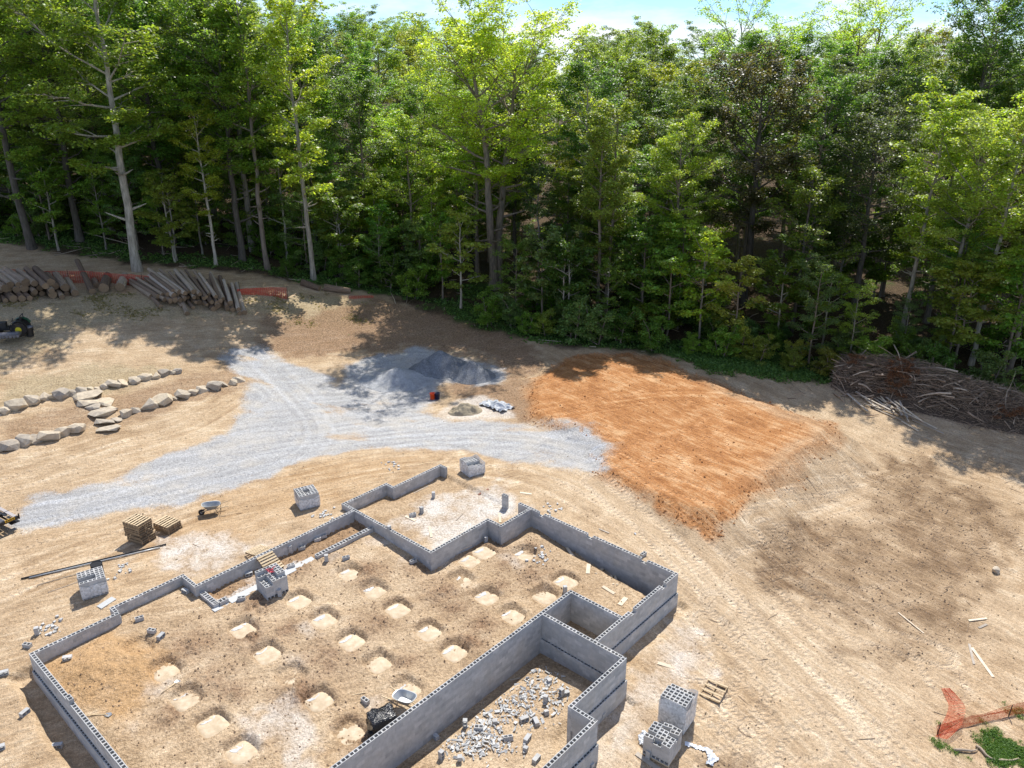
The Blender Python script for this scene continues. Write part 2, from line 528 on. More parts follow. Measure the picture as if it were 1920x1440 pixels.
def tracks_eval(x, y):
    """depth of wheel marks, strength, arc length and offset inside the wheel"""
    dep = np.zeros_like(x); msk = np.zeros_like(x); arc = np.zeros_like(x); off = np.zeros_like(x)
    for P, g, w, s in TRACKS:
        lo, hi = P.min(0) - 2.5, P.max(0) + 2.5
        sel = np.nonzero((x > lo[0]) & (x < hi[0]) & (y > lo[1]) & (y < hi[1]))[0]
        if len(sel) == 0: continue
        xs, ys = x[sel], y[sel]
        d, a, sd = line_dist(xs, ys, P)
        wob = 0.12 * fbm(xs, ys, 3.0, 2, 91)
        o = np.abs(sd + wob) - g / 2
        k = 1 - sstep(w * 0.55, w, np.abs(o))
        lip = np.exp(-((np.abs(o) - w * 1.25) / (0.14)) ** 2) * 0.4
        br = np.clip(0.65 + 0.9 * fbm(a, sd * 0.3, 4.0, 2, 33), 0, 1)
        k = k * s * br
        dep[sel] += -0.034 * k + 0.028 * lip * s * br
        m = k > msk[sel]
        i = sel[m]
        msk[i] = k[m]; arc[i] = a[m]; off[i] = o[m]
    return dep, msk, arc, off

def zmacro(x, y):
    """ground with the excavation, the fill bank and the footing pits"""
    z = base_z(x, y)
    # fill bank
    sd = poly_sd(x, y, P_FILL) + 0.22 * fbm(x, y, 2.2, 3, 5)
    ang_ = np.arctan2(y - 58.0, x - 12.0)
    rill = fbm(ang_ * 16.0, sd * 0.25, 1.0, 3, 15) * sstep(0.1, 0.8, sd) * (1 - sstep(2.5, 4.5, sd))
    t = FILL_Z + 0.16 * rill - np.where(x + 0.4 * y > 36.0, 0.62, 0.40) * np.maximum(sd + 0.15, 0) + 0.12 * fbm(x, y, 4.0, 3, 8)
    k = 9.0
    z = np.where(sd < 6, np.log(np.exp(np.clip(k * (z + 5), -40, 80)) + np.exp(np.clip(k * (t + 5), -40, 80))) / k - 5, z)
    near = (x > -30) & (x < 25) & (y > 8) & (y < 60)
    u = x * BU[0] + y * BU[1]; v = x * AV[0] + y * AV[1]
    def level(z, P, zt, e0=0.06, e1=-0.06):
        s = poly_sd(x, y, P)
        return z + (zt - z) * (1 - sstep(e1, e0, s)), s
    zi = int_z(u, v)
    z, s = level(z, P_HOUSE, zi)
    tr = np.exp(-(np.maximum(-s - 0.25, 0) / 0.42) ** 2) * (s < 0)
    deep = 0.08 + 0.20 * sstep(-33, -28, u) + 0.50 * sstep(28, 32, v) * sstep(-27, -22, u) + 0.15 * sstep(-31, -27, u) * sstep(24, 29, v)
    z = z - tr * deep * (0.75 + 0.5 * fbm(x, y, 1.5, 2, 61))
    z, s = level(z, P_GAR, -0.62 - 0.02 * (v - 25))
    tr = np.exp(-(np.maximum(-s - 0.2, 0) / 0.3) ** 2) * (s < 0) * (v < 31.9)
    z = z - 0.12 * tr
    z, s = level(z, P_SR, -1.75)
    z, s = level(z, P_FR, -1.92 + 0.03 * (u + 18))
    tr = np.exp(-(np.maximum(-s - 0.45, 0) / 0.30) ** 2) * (s < 0)
    z = z - tr * 0.30
    # trench outside the front wall and the right hand walls
    d1 = 7.19 - v
    tr = sstep(0.0, 0.15, d1) * (1 - sstep(0.75, 1.25, d1 + 0.25 * fbm(x, y, 1.6, 2, 71))) * (1 - sstep(0.1, 0.5, -(u + 36.2)))
    z = z - tr * 0.42
    d2 = np.where(v > 25.1, u + 17.24, u + 15.58)
    tr = sstep(0.0, 0.15, d2) * (1 - sstep(0.55, 1.0, d2 + 0.25 * fbm(x, y, 1.6, 2, 72))) * (v < 32.6) * (v > 21.2) * near
    z = z - tr * 0.22
    # porch strip dug out between the wall and the low wall
    tr = (u > -35.2) & (u < -33.5) & (v > 15.4) & (v < 24.9)
    z = z - 0.17 * tr * (0.8 + 0.9 * fbm(x, y, 0.9, 3, 23))
    # pits around the footings
    for i, p in enumerate(PADW):
        du, dv = u - p[:2] @ BU, v - p[:2] @ AV
        m = np.nonzero((np.abs(du) < 2) & (np.abs(dv) < 2))[0] if np.ndim(x) else []
        if len(m) == 0: continue
        a, b = du[m], dv[m]
        n = 0.10 * fbm(x[m], y[m], 0.5, 3, i)
        r = (np.abs(a / 0.62) ** 4 + np.abs(b / 0.58) ** 4) ** (1 / 4) + 0.6 * n
        z[m] -= (0.17 + 0.07 * ((i * 53) % 7) / 6) * (1 - sstep(0.93, 1.05 + 0.03 * ((i * 29) % 5), r))
        rim = np.exp(-((r - 1.45) / 0.28) ** 2) * (0.25 + 0.75 * sstep(-0.4, 0.6, (b - a) / 1.4))
        z[m] += 0.10 * rim * (0.4 + 1.2 * np.abs(fbm(x[m], y[m], 0.35, 3, 40 + i)))
    am = np.exp(-(((u + 33.3) / 2.0) ** 2 + ((v - 9.3) / 1.5) ** 2) ** 1.5)
    z = z + am * (0.32 + 0.30 * fbm(x, y, 0.8, 4, 29)) * (v > 7.4) * (u > -35.8)
    for i, (c, r0) in enumerate(CLODS):
        d = np.hypot(x - c[0], y - c[1])
        m = np.nonzero(d < 2.2)[0] if np.ndim(x) else []
        if len(m) == 0: continue
        g = np.exp(-(d[m] / r0) ** 2)
        z[m] += g * (0.05 + 0.22 * np.maximum(fbm(x[m], y[m], 0.4, 3, 80 + i), -0.1))
    return z

# ---------------------------------------------------------------- the sheet
NY, NX = 640, 800
y_near = 13.0 * np.exp(np.linspace(0, math.log(112.0 / 13.0), NY))
y_far = np.concatenate([np.linspace(113.5, 180, 36), np.linspace(190, 620, 30)])
YR = np.concatenate([y_near, y_far])
SX = np.linspace(-1, 1, NX)
def half_w(y): return 0.68 * y + 11.0
GX = SX[None, :] * half_w(YR)[:, None]
GY = np.repeat(YR[:, None], NX, 1)
fx, fy = GX.ravel(), GY.ravel()
fz = zmacro(fx, fy)
t_dep, t_msk, t_arc, t_off = tracks_eval(fx, fy)
in_house = poly_sd(fx, fy, P_HOUSE) < 0
in_any = in_house | (poly_sd(fx, fy, P_GAR) < 0) | (poly_sd(fx, fy, P_FR) < 0) | (poly_sd(fx, fy, P_SR) < 0)
lum = fbm(fx, fy, 1.1, 4, 3)
fine = fbm(fx, fy, 0.28, 3, 9)
def streak(ang, ax, ay, seed):
    ca, sa = math.cos(ang), math.sin(ang)
    wob = 0.8 * fbm(fx, fy, 4.0, 2, seed + 3)
    p, q = fx * ca + fy * sa, -fx * sa + fy * ca + wob
    return fbm(p / ax, q / ay, 1.0, 4, seed, 0.6)
_bl = sstep(-2, 8, fx)
b_streak = (1 - _bl) * streak(0.45, 2.6, 0.34, 201) + _bl * streak(-0.85, 2.4, 0.34, 211)
b_lum = fbm(fx, fy, 1.2, 5, 221, 0.6)
def road_streak(P, half, seed, k=1.0):
    global b_streak
    P = np.asarray(P)
    lo, hi = P.min(0) - half * 2, P.max(0) + half * 2
    i = np.nonzero((fx > lo[0]) & (fx < hi[0]) & (fy > lo[1]) & (fy < hi[1]))[0]
    d, a, sd = line_dist(fx[i], fy[i], P)
    n = 1.5 * fbm(a / 7.0, (sd + 0.15 * np.sin(a * 0.4)) / 0.30, 1.0, 3, seed, 0.7) + 0.25 * np.sin(sd * 7.0 + 1.5 * np.sin(a * 0.12))
    w = k * np.exp(-(d / half) ** 4)
    b_streak[i] = b_streak[i] * (1 - w) + w * n
road_streak(TRACKS[0][0], 4.2, 301, 0.85)
road_streak(TRACKS[27][0], 2.6, 302, 0.8)
road_streak(TRACKS[18][0], 3.0, 303, 0.5)
road_streak(TRACKS[21][0], 2.6, 304, 0.8)
road_streak(TRACKS[23][0], 2.8, 305, 0.8)
road_streak(TRACKS[7][0], 3.0, 306, 0.7)
road_streak(TRACKS[14][0], 2.2, 307, 0.6)
road_streak(TRACKS[19][0], 2.2, 308, 0.35)
rough_amt = np.where(in_any, 0.8, 1.0)
fz = fz + 0.03 * b_streak * (~in_any) + 0.035 * lum + 0.022 * fine * rough_amt + 0.10 * fbm(fx, fy, 7.0, 3, 21) * (~in_any) + np.where(in_any, 0, t_dep)

# masks -----------------------------------------------------------------
wx = fx + 0.9 * fbm(fx, fy, 3.0, 4, 51); wy = fy + 0.9 * fbm(fx, fy, 3.0, 4, 52)
def soft(P, w=0.5, seed=0, jit=0.6):
    s = poly_sd(wx, wy, P) + jit * fbm(fx, fy, 0.9, 4, seed)
    return 1 - sstep(-w, w, s)
P_GRAV = gpoly([(30, 985), (62, 930), (200, 905), (330, 850), (400, 830), (440, 780), (462, 720), (415, 672), (430, 652), (495, 648), (525, 670), (600, 700), (640, 722), (652, 690), (700, 668), (790, 650),
                (940, 690), (945, 720), (880, 722), (825, 718), (812, 742), (795, 772), (840, 790), (1000, 800), (1100, 810), (1140, 850), (1132, 885), (1080, 882), (960, 862), (870, 846), (700, 838),
                (620, 850), (560, 870), (480, 900), (330, 945), (200, 965), (60, 985)])
m_grav = soft(P_GRAV, 0.8, 101, 0.5)
bare = sstep(0.18, 0.62, fbm(fx * 0.55 + fy * 0.3, fy * 1.25, 2.4, 4, 111) + 0.35 * sstep(0.5, 1, t_msk))
m_grav = m_grav * (1 - 0.62 * bare)
P_FOOT = gpoly([(1390, 1000), (1345, 1022), (1250, 985), (1180, 935), (1130, 890), (1112, 812), (1000, 795), (1000, 710), (1080, 668), (1180, 664), (1270, 686), (1400, 740), (1560, 797), (1570, 830), (1480, 890), (1430, 950)])
sd_fill = poly_sd(wx, wy, P_FILL)
m_orange = np.maximum(soft(P_FOOT, 0.45, 102, 0.6), 1 - sstep(0.2, 1.6, sd_fill))
m_orange *= (1 - m_grav)
# the bank's right hand slope is pale, sandy spoil
slope_r = sstep(0.0, 0.5, sd_fill) * sstep(14.5, 19.0, fx) * 0.38
crest_p = np.exp(-((sd_fill + 0.5) / 0.8) ** 2) * sstep(14, 19, fx) * 0.5
m_orange = m_orange * (1 - np.clip(slope_r + crest_p, 0, 0.85))
def soft_px(pts, w, seed, jit): return soft(gpoly(pts), w, seed, jit)
m_dark = soft_px([(1395, 1003), (1480, 988), (1590, 970), (1650, 905), (1645, 845), (1720, 855), (1850, 930), (1910, 1000), (1880, 1060), (1840, 1130), (1800, 1210), (1700, 1190), (1540, 1145), (1430, 1090)], 1.2, 103, 1.8)
m_dark *= 0.72 + 0.28 * sstep(-0.45, 0.25, fbm(fx, fy, 3.2, 4, 131))
m_dark = np.maximum(m_dark, 0.8 * soft_px([(1410, 1000), (1480, 1010), (1640, 1090), (1720, 1130), (1640, 1140), (1500, 1090)], 0.6, 104, 1.2))
m_dark = np.maximum(m_dark, 0.75 * soft_px([(1340, 1440), (1400, 1420), (1420, 1470), (1330, 1470)], 0.5, 105, 0.7))
m_dark = np.maximum(m_dark, 0.6 * soft_px([(1560, 1230), (1760, 1160), (1860, 1180), (1780, 1260)], 0.8, 117, 1.6))
m_dark *= 0.62 + 0.38 * sstep(-0.25, 0.15, fbm(fx, fy, 1.1, 4, 133) + 0.5 * b_streak)
m_dark *= (1 - m_orange) * sstep(1.8, 3.2, sd_fill)
m_brown = soft_px([(500, 600), (700, 560), (850, 580), (1000, 640), (1010, 700), (960, 720), (900, 660), (700, 650), (560, 670), (480, 650)], 1.2, 106, 1.6) * 0.8
m_brown = np.maximum(m_brown, 0.75 * soft_px([(830, 715), (960, 715), (1010, 700), (1020, 800), (960, 790), (830, 730)], 0.7, 107, 1.0))
m_brown = np.maximum(m_brown, 0.55 * soft_px([(230, 740), (440, 690), (450, 730), (240, 790)], 0.5, 108, 0.8))
m_brown = np.maximum(m_brown, 0.5 * soft_px([(0, 790), (180, 750), (190, 790), (0, 840)], 0.5, 109, 0.8))
for c, r0 in CLODS:
    d = np.hypot(fx - c[0], fy - c[1])
    m_brown = np.maximum(m_brown, 0.85 * np.exp(-(d / (r0 * 1.25)) ** 2) * (0.45 + 0.8 * np.clip(fbm(fx, fy, 0.5, 3, 120) + 0.4, 0, 1)))
for i, p in enumerate(PADW):
    du, dv = fx * BU[0] + fy * BU[1] - p[:2] @ BU, fx * AV[0] + fy * AV[1] - p[:2] @ AV
    r = (np.abs(du / 0.62) ** 3 + np.abs(dv / 0.58) ** 3) ** (1 / 3)
    m_brown = np.maximum(m_brown, (0.12 + 0.45 * ((i * 31) % 8) / 7) * np.exp(-((r - 1.15) / (0.12 + 0.03 * ((i * 17) % 5))) ** 2) * sstep(-0.3, 0.9, (dv - du) + 0.9 * lum))
uu, vv = fx * BU[0] + fy * BU[1], fx * AV[0] + fy * AV[1]
porch = (uu > -35.2) & (uu < -33.6) & (vv > 15.2) & (vv < 25)
m_brown = np.maximum(m_brown, 0.6 * porch)
m_brown = np.clip(np.maximum(m_brown, 0.55 * soft_px([(880, 1010), (960, 1000), (950, 1040), (860, 1030)], 0.4, 118, 0.8)), 0, 1) * (1 - m_orange)
m_amber = soft(uvp([(-35.4, 7.8), (-35.6, 10.6), (-32.5, 11.5), (-30.4, 10.2), (-30.6, 8.0)]), 0.5, 110, 0.7)
m_amber = np.maximum(m_amber, 0.6 * porch)
m_amber = np.maximum(m_amber, 0.35 * soft_px([(420, 920), (640, 860), (800, 850), (640, 940), (430, 1010), (250, 1060)], 0.8, 119, 1.4))
m_white = 1.0 * soft_px([(715, 985), (800, 930), (930, 905), (985, 960), (930, 985), (830, 1040), (770, 1000)], 0.5, 112, 1.1)
m_white = np.maximum(m_white, 0.9 * soft_px([(300, 1010), (420, 990), (490, 1020), (440, 1055), (370, 1085), (310, 1050)], 0.6, 113, 1.1))
m_white = np.maximum(m_white, 0.8 * soft_px([(840, 750), (900, 742), (950, 760), (960, 790), (870, 795), (810, 775)], 0.4, 114, 0.6))
m_white = np.maximum(m_white, 0.55 * soft_px([(1280, 1160), (1330, 1190), (1320, 1260), (1240, 1330), (1180, 1400), (1170, 1300)], 0.6, 115, 1.4))
m_white = np.maximum(m_white, 0.8 * (uu > -15.5) * np.exp(-np.maximum(uu + 14.9, 0) / 0.9) * (vv < 25.3) * (vv > 17) * (0.6 + 0.8 * lum))
m_white = np.maximum(m_white, 0.6 * soft_px([(480, 1360), (560, 1320), (600, 1400), (500, 1420)], 0.5, 116, 1.4))
m_white = np.maximum(m_white, 0.5 * sstep(0.35, 0.75, fbm(fx, fy, 2.0, 4, 161)) * in_house)
m_white = np.maximum(m_white, 0.9 * ((uu > -34.3) & (uu < -33.5) & (vv > 14.8) & (vv < 20.2)))
m_white = np.clip(m_white, 0, 1)
# forest floor, grass and straw
P_EDGE = gpoly([(-250, 430), (0, 452), (150, 478), (300, 498), (420, 510), (520, 522), (650, 540), (720, 552), (800, 580), (870, 604), (960, 630), (1060, 648), (1160, 656), (1260, 668), (1400, 690), (1520, 708), (1650, 715), (1800, 735), (1920, 760), (2200, 790)])
P_FOREST = np.vstack([P_EDGE, [[260, 60], [420, 640], [-420, 640], [-260, 90]]])
sdf = poly_sd(wx, wy, P_FOREST)
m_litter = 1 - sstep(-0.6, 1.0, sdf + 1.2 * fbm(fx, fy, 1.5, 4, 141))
gr = sstep(0.10, 0.42, fbm(fx, fy, 5.0, 4, 151) + 0.55 * np.exp(-((sdf + 2.2) / 2.6) ** 2) - 0.004 * np.maximum(-sdf, 0))
m_grass = m_litter * gr
P_WEED = gpoly([(1735, 1375), (1800, 1358), (1900, 1335), (1960, 1340), (1960, 1425), (1860, 1418), (1770, 1412)])
m_grass = np.maximum(m_grass, 0.9 * soft(P_WEED, 0.3, 142, 0.5) * sstep(-0.35, 0.2, fbm(fx, fy, 1.2, 3, 143)))
m_grass = np.maximum(m_grass, 0.8 * soft_px([(985, 625), (1100, 628), (1095, 645), (1000, 640)], 0.6, 144, 0.8))
P_STRAW = gpoly([(-200, 545), (0, 552), (200, 545), (330, 560), (500, 548), (620, 556), (690, 575), (690, 605), (600, 612), (500, 592), (300, 600), (150, 618), (0, 690), (-200, 720)])
m_straw = 0.75 * soft(P_STRAW, 1.0, 145, 1.8)
m_straw = np.maximum(m_straw, 0.7 * soft_px([(0, 715), (160, 690), (320, 690), (230, 735), (60, 750), (0, 760)], 0.7, 146, 1.0))
m_pale = np.clip(0.45 + 0.6 * fbm(fx, fy, 6.0, 4, 147), 0, 1) * np.where(in_house, 0.85, 1.0)
road = line_dist(fx, fy, TRACKS[0][0])[0]
m_pale = np.clip(m_pale + 0.55 * np.exp(-(road / 1.9) ** 2), 0, 1)

def build_ground():
    ny, nx = GX.shape
    idx = np.arange(ny * nx).reshape(ny, nx)
    F = np.stack([idx[:-1, :-1], idx[:-1, 1:], idx[1:, 1:], idx[1:, :-1]], -1).reshape(-1, 4)
    V = np.stack([fx, fy, fz], -1)
    c_g = m_grav[F].mean(1) > 0.45
    c_o = (m_orange[F].mean(1) > 0.5)
    c_l = (m_litter[F].mean(1) > 0.5)
    cls = np.zeros(len(F), dtype=int)
    cls[c_l] = 3
    cls[c_o] = 2
    cls[c_g & ~c_o] = 1
    names = [('ground', 'bare sandy soil of the building site'), ('gravel_drive', 'pale grey gravel spread over the site road'),
             ('clay_fill', 'orange clay fill bank with wheel marks'), ('forest_floor', 'shaded leaf litter under the trees')]
    for k, (nm, lab) in enumerate(names):
        f = F[cls == k]
        used, inv = np.unique(f, return_inverse=True)
        me = mesh_np(nm, V[used], inv.reshape(-1, 4), M_GROUND, smooth=True)
        def col(name, arrs):
            a = me.attributes.new(name, 'FLOAT_COLOR', 'POINT')
            d = np.stack([q[used] for q in arrs], -1).astype(np.float32)
            a.data.foreach_set('color', d.ravel())
        col('ma', [m_grav, m_orange, m_dark, m_grass])
        col('mb', [m_white, m_litter, m_brown, m_straw])
        col('mc', [t_msk * (~in_any), m_amber, m_pale, np.zeros_like(m_pale)])
        col('md', [np.sin(t_arc * 18.0 + np.abs(t_off) * 14.0) * t_msk * (~in_any) * 0.5 + 0.5, t_msk * 0, b_lum * 0.5 + 0.5, b_streak * 0.5 + 0.5])
        col('me', [_bl, in_any * 1.0, np.zeros_like(_bl), np.zeros_like(_bl)])
        o = obj(nm, me)
        tag(o, lab, 'ground', kind='structure')

def ground_material():
    t = NT('site_soil')
    P = t.geoco()
    def sep(name):
        a = t.attr(name)
        s = t.new('SeparateColor')
        t.l.new(a.outputs['Color'], s.inputs[0])
        return s.outputs[0], s.outputs[1], s.outputs[2], a.outputs['Alpha']
    grav, orange, dark, grass = sep('ma')
    white, litter, brown, straw = sep('mb')
    trk, amber, pale, _ = sep('mc')
    arc, off, n1, n4 = sep('md')
    wdir, inh, _, _ = sep('me')
    def streaks(ang):
        mp = t.new('Mapping'); mp.inputs['Rotation'].default_value = (0, 0, -ang)
        m2 = t.new('Mapping'); m2.inputs['Scale'].default_value = (0.8, 5.5, 1)
        t.l.new(P, mp.inputs['Vector']); t.l.new(mp.outputs['Vector'], m2.inputs['Vector'])
        return t.noise(1.0, 3, 0.62, m2.outputs['Vector'])
    n5 = t.mix(wdir, streaks(0.40), streaks(-0.90))
    n2 = t.noise(7.0, 3, 0.68, P)
    n5 = t.mix(t.math('MULTIPLY', inh, 0.7), n5, n2)
    n3 = t.noise(34.0, 1, 0.7, P)
    nmix = t.math('ADD', t.math('ADD', t.math('MULTIPLY', n1, 0.30), t.math('MULTIPLY', n4, 0.25)), t.math('MULTIPLY', n5, 0.45))
    sand = t.ramp(nmix,
                  [(0.32, (0.28, 0.18, 0.098)), (0.44, (0.40, 0.275, 0.16)), (0.54, (0.495, 0.36, 0.225)), (0.68, (0.65, 0.52, 0.36))])
    sand = t.mix(t.math('MULTIPLY', pale, 0.42), sand, (0.58, 0.46, 0.32))
    sand = t.mix(t.math('MULTIPLY', amber, 0.65), sand, (0.46, 0.27, 0.115))
    def var(c, a=0.75, b=1.25, f=n2):
        k = t.ramp(f, [(0.3, a), (0.7, b)])
        return t.mix(1.0, k, c, 'MULTIPLY')
    c = sand
    c = t.mix(t.math('MULTIPLY', straw, 0.75), c, t.ramp(n2, [(0.3, (0.22, 0.185, 0.105)), (0.55, (0.35, 0.295, 0.18)), (0.75, (0.52, 0.44, 0.29))]))
    c = t.mix(brown, c, t.ramp(n2, [(0.3, (0.15, 0.088, 0.05)), (0.7, (0.34, 0.215, 0.13))]))
    c = t.mix(dark, c, t.ramp(nmix, [(0.34, (0.125, 0.078, 0.044)), (0.5, (0.225, 0.147, 0.085)), (0.66, (0.37, 0.255, 0.150))]))
    c = t.mix(orange, c, t.ramp(nmix, [(0.36, (0.29, 0.125, 0.046)), (0.5, (0.425, 0.200, 0.078)), (0.64, (0.57, 0.345, 0.178))]))
    c = t.mix(t.math('MULTIPLY', white, t.ramp(t.math('ADD', t.math('MULTIPLY', n1, 0.6), t.math('MULTIPLY', n2, 0.4)), [(0.34, 0.15), (0.6, 0.95)])), c, (0.64, 0.60, 0.545))
    # stones of the gravel
    vo = t.new('TexVoronoi'); vo.inputs['Scale'].default_value = 24.0
    t.l.new(P, vo.inputs['Vector'])
    vs = t.new('SeparateColor'); t.l.new(vo.outputs['Color'], vs.inputs[0])
    gcol = t.ramp(vs.outputs[0], [(0.0, (0.31, 0.32, 0.33)), (0.5, (0.41, 0.42, 0.43)), (1.0, (0.52, 0.525, 0.53))])
    gcol = t.mix(1.0, gcol, t.ramp(n4, [(0.3, 0.82), (0.7, 1.12)]), 'MULTIPLY')
    gcol = t.mix(t.ramp(n1, [(0.45, 0.0), (0.75, 0.35)]), gcol, (0.53, 0.48, 0.40))
    gm = t.math('GREATER_THAN', t.math('ADD', grav, t.math('MULTIPLY', t.math('SUBTRACT', n3, 0.5), 2.2)), 0.5)
    c = t.mix(t.math('MULTIPLY', gm, 0.92), c, gcol)
    # leaf litter and moss
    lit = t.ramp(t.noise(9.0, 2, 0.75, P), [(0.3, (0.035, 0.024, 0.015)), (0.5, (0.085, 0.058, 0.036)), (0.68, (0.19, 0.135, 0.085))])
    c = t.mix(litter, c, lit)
    c = t.mix(t.math('MULTIPLY', grass, 0.85), c, t.ramp(n2, [(0.3, (0.03, 0.07, 0.014)), (0.7, (0.09, 0.17, 0.03))]))
    # grains, clods, straw specks
    c = t.mix(1.0, c, t.ramp(n2, [(0.30, 0.74), (0.5, 1.0), (0.70, 1.2)]), 'MULTIPLY')
    peb = t.math('GREATER_THAN', vs.outputs[1], 0.93)
    c = t.mix(t.math('MULTIPLY', peb, 0.55), c, t.mix(1.0, c, t.ramp(vs.outputs[2], [(0.45, 0.45), (0.55, 1.5)]), 'MULTIPLY'))
    sp = t.ramp(n3, [(0.28, 0.5), (0.5, 1.0), (0.75, 1.3)])
    c = t.mix(0.85, c, t.mix(1.0, c, sp, 'MULTIPLY'))
    crumbs = t.math('GREATER_THAN', n2, 0.655)
    c = t.mix(t.math('MULTIPLY', crumbs, 0.45), c, t.mix(1.0, c, (0.42, 0.38, 0.34), 'MULTIPLY'))
    # tread blocks pressed into the wheel marks
    tread = t.math('SUBTRACT', t.math('MULTIPLY', arc, 2.0), 1.0)
    c = t.mix(t.math('MULTIPLY', trk, 0.75, clamp=True), c, t.mix(1.0, c, (1.30, 1.38, 1.5), 'MULTIPLY'))
    c = t.mix(t.math('MULTIPLY', tread, 0.45, clamp=True), c, t.mix(1.0, c, (0.55, 0.52, 0.50), 'MULTIPLY'))
    h = t.math('ADD', t.math('MULTIPLY', n2, 1.0), t.math('MULTIPLY', n3, 0.4))
    h = t.math('ADD', h, t.math('MULTIPLY', n5, 0.9))
    h = t.math('ADD', h, t.math('MULTIPLY', tread, 0.85))
    nm = t.bump(h, 0.9, 0.07)
    t.bsdf(c, 0.95, nm, spec=0.12)
    return t.m
M_GROUND = ground_material()
build_ground()

# quick ground lookup on the sheet
_LY = YR
def gz(x, y):
    x = np.atleast_1d(np.asarray(x, dtype=float)); y = np.atleast_1d(np.asarray(y, dtype=float))
    r = np.interp(y, _LY, np.arange(len(_LY)))
    c = (x / half_w(y) + 1) / 2 * (NX - 1)
    r0 = np.clip(np.floor(r).astype(int), 0, len(_LY) - 2); c0 = np.clip(np.floor(c).astype(int), 0, NX - 2)
    fr, fc = np.clip(r - r0, 0, 1), np.clip(c - c0, 0, 1)
    Z = fz.reshape(GX.shape)
    return (Z[r0, c0] * (1 - fr) * (1 - fc) + Z[r0, c0 + 1] * (1 - fr) * fc + Z[r0 + 1, c0] * fr * (1 - fc) + Z[r0 + 1, c0 + 1] * fr * fc)
def gz1(x, y): return float(gz(x, y)[0])
def gp(px, py, z0=-1.0):
    """ground point under a pixel, nearest surface first"""
    ts = np.linspace(0, 1, 700)
    a, b = px - 960.0, 720.0 - py
    d = np.array([a, b * sP + FPX * cP, b * cP - FPX * sP]); d /= np.linalg.norm(d)
    s = 22 + ts * 150
    q = np.array([0, 0, ZC])[None] + d[None] * s[:, None]
    g = q[:, 2] - gz(q[:, 0], q[:, 1])
    i = np.argmax(g < 0)
    if g[i] >= 0: return at(px, py, z0)
    lo, hi = s[i - 1], s[i]
    for _ in range(20):
        m = (lo + hi) / 2
        p = np.array([0, 0, ZC]) + d * m
        if p[2] < gz1(p[0], p[1]): hi = m
        else: lo = m
    return np.array([0, 0, ZC]) + d * hi
# ================================================================ block foundation
BL, BW, BH = 0.402, 0.194, 0.199
CU = 0.2032
def hollow_mesh(name, L, Wd, Hh, core, mat):
    """block with two open cores"""
    xs = [-L / 2, -core[0] - core[2], -core[2], core[2], core[0] + core[2], L / 2]
    ys = [-Wd / 2, -core[1] / 2, core[1] / 2, Wd / 2]
    mb = MB()
    V = []
    idx = {}
    for zi, z in enumerate((0, Hh)):
        for j, y in enumerate(ys):
            for i, x in enumerate(xs):
                idx[i, j, zi] = len(V); V.append((x, y, z))
    F = []
    for i in range(5):
        for j in range(3):
            if j == 1 and i in (1, 3):
                a = [(i, j), (i + 1, j), (i + 1, j + 1), (i, j + 1)]
                for k in range(4):
                    p, q = a[k], a[(k + 1) % 4]
                    F.append((idx[p[0], p[1], 1], idx[q[0], q[1], 1], idx[q[0], q[1], 0], idx[p[0], p[1], 0]))
                continue
            F.append((idx[i, j, 1], idx[i + 1, j, 1], idx[i + 1, j + 1, 1], idx[i, j + 1, 1]))
            F.append((idx[i, j + 1, 0], idx[i + 1, j + 1, 0], idx[i + 1, j, 0], idx[i, j, 0]))
    ring = [(0, 0), (5, 0), (5, 3), (0, 3)]
    for k in range(4):
        p, q = ring[k], ring[(k + 1) % 4]
        F.append((idx[p[0], p[1], 0], idx[q[0], q[1], 0], idx[q[0], q[1], 1], idx[p[0], p[1], 1]))
    mb.add(V, F)
    return mb.mesh(name, mat)
ME_BLOCK = hollow_mesh('block', BL, BW, BH, (0.150, 0.134, 0.020), M_BLOCK)
ME_BLOCK12 = hollow_mesh('block_wide', BL, 0.295, BH, (0.142, 0.225, 0.024), M_BLOCK)
_h = MB(); _h.box((0, 0, BH / 2), (BL, BW, BH)); ME_SOLID = _h.mesh('block_plain', M_BLOCK)
_h = MB(); _h.box((0, 0, BH / 2), (BL, 0.295, BH)); ME_SOLID12 = _h.mesh('block_plain_wide', M_BLOCK)
_h = MB(); _h.box((0, 0, BH / 2), (BW, BW, BH)); ME_HALF = _h.mesh('block_half', M_BLOCK)
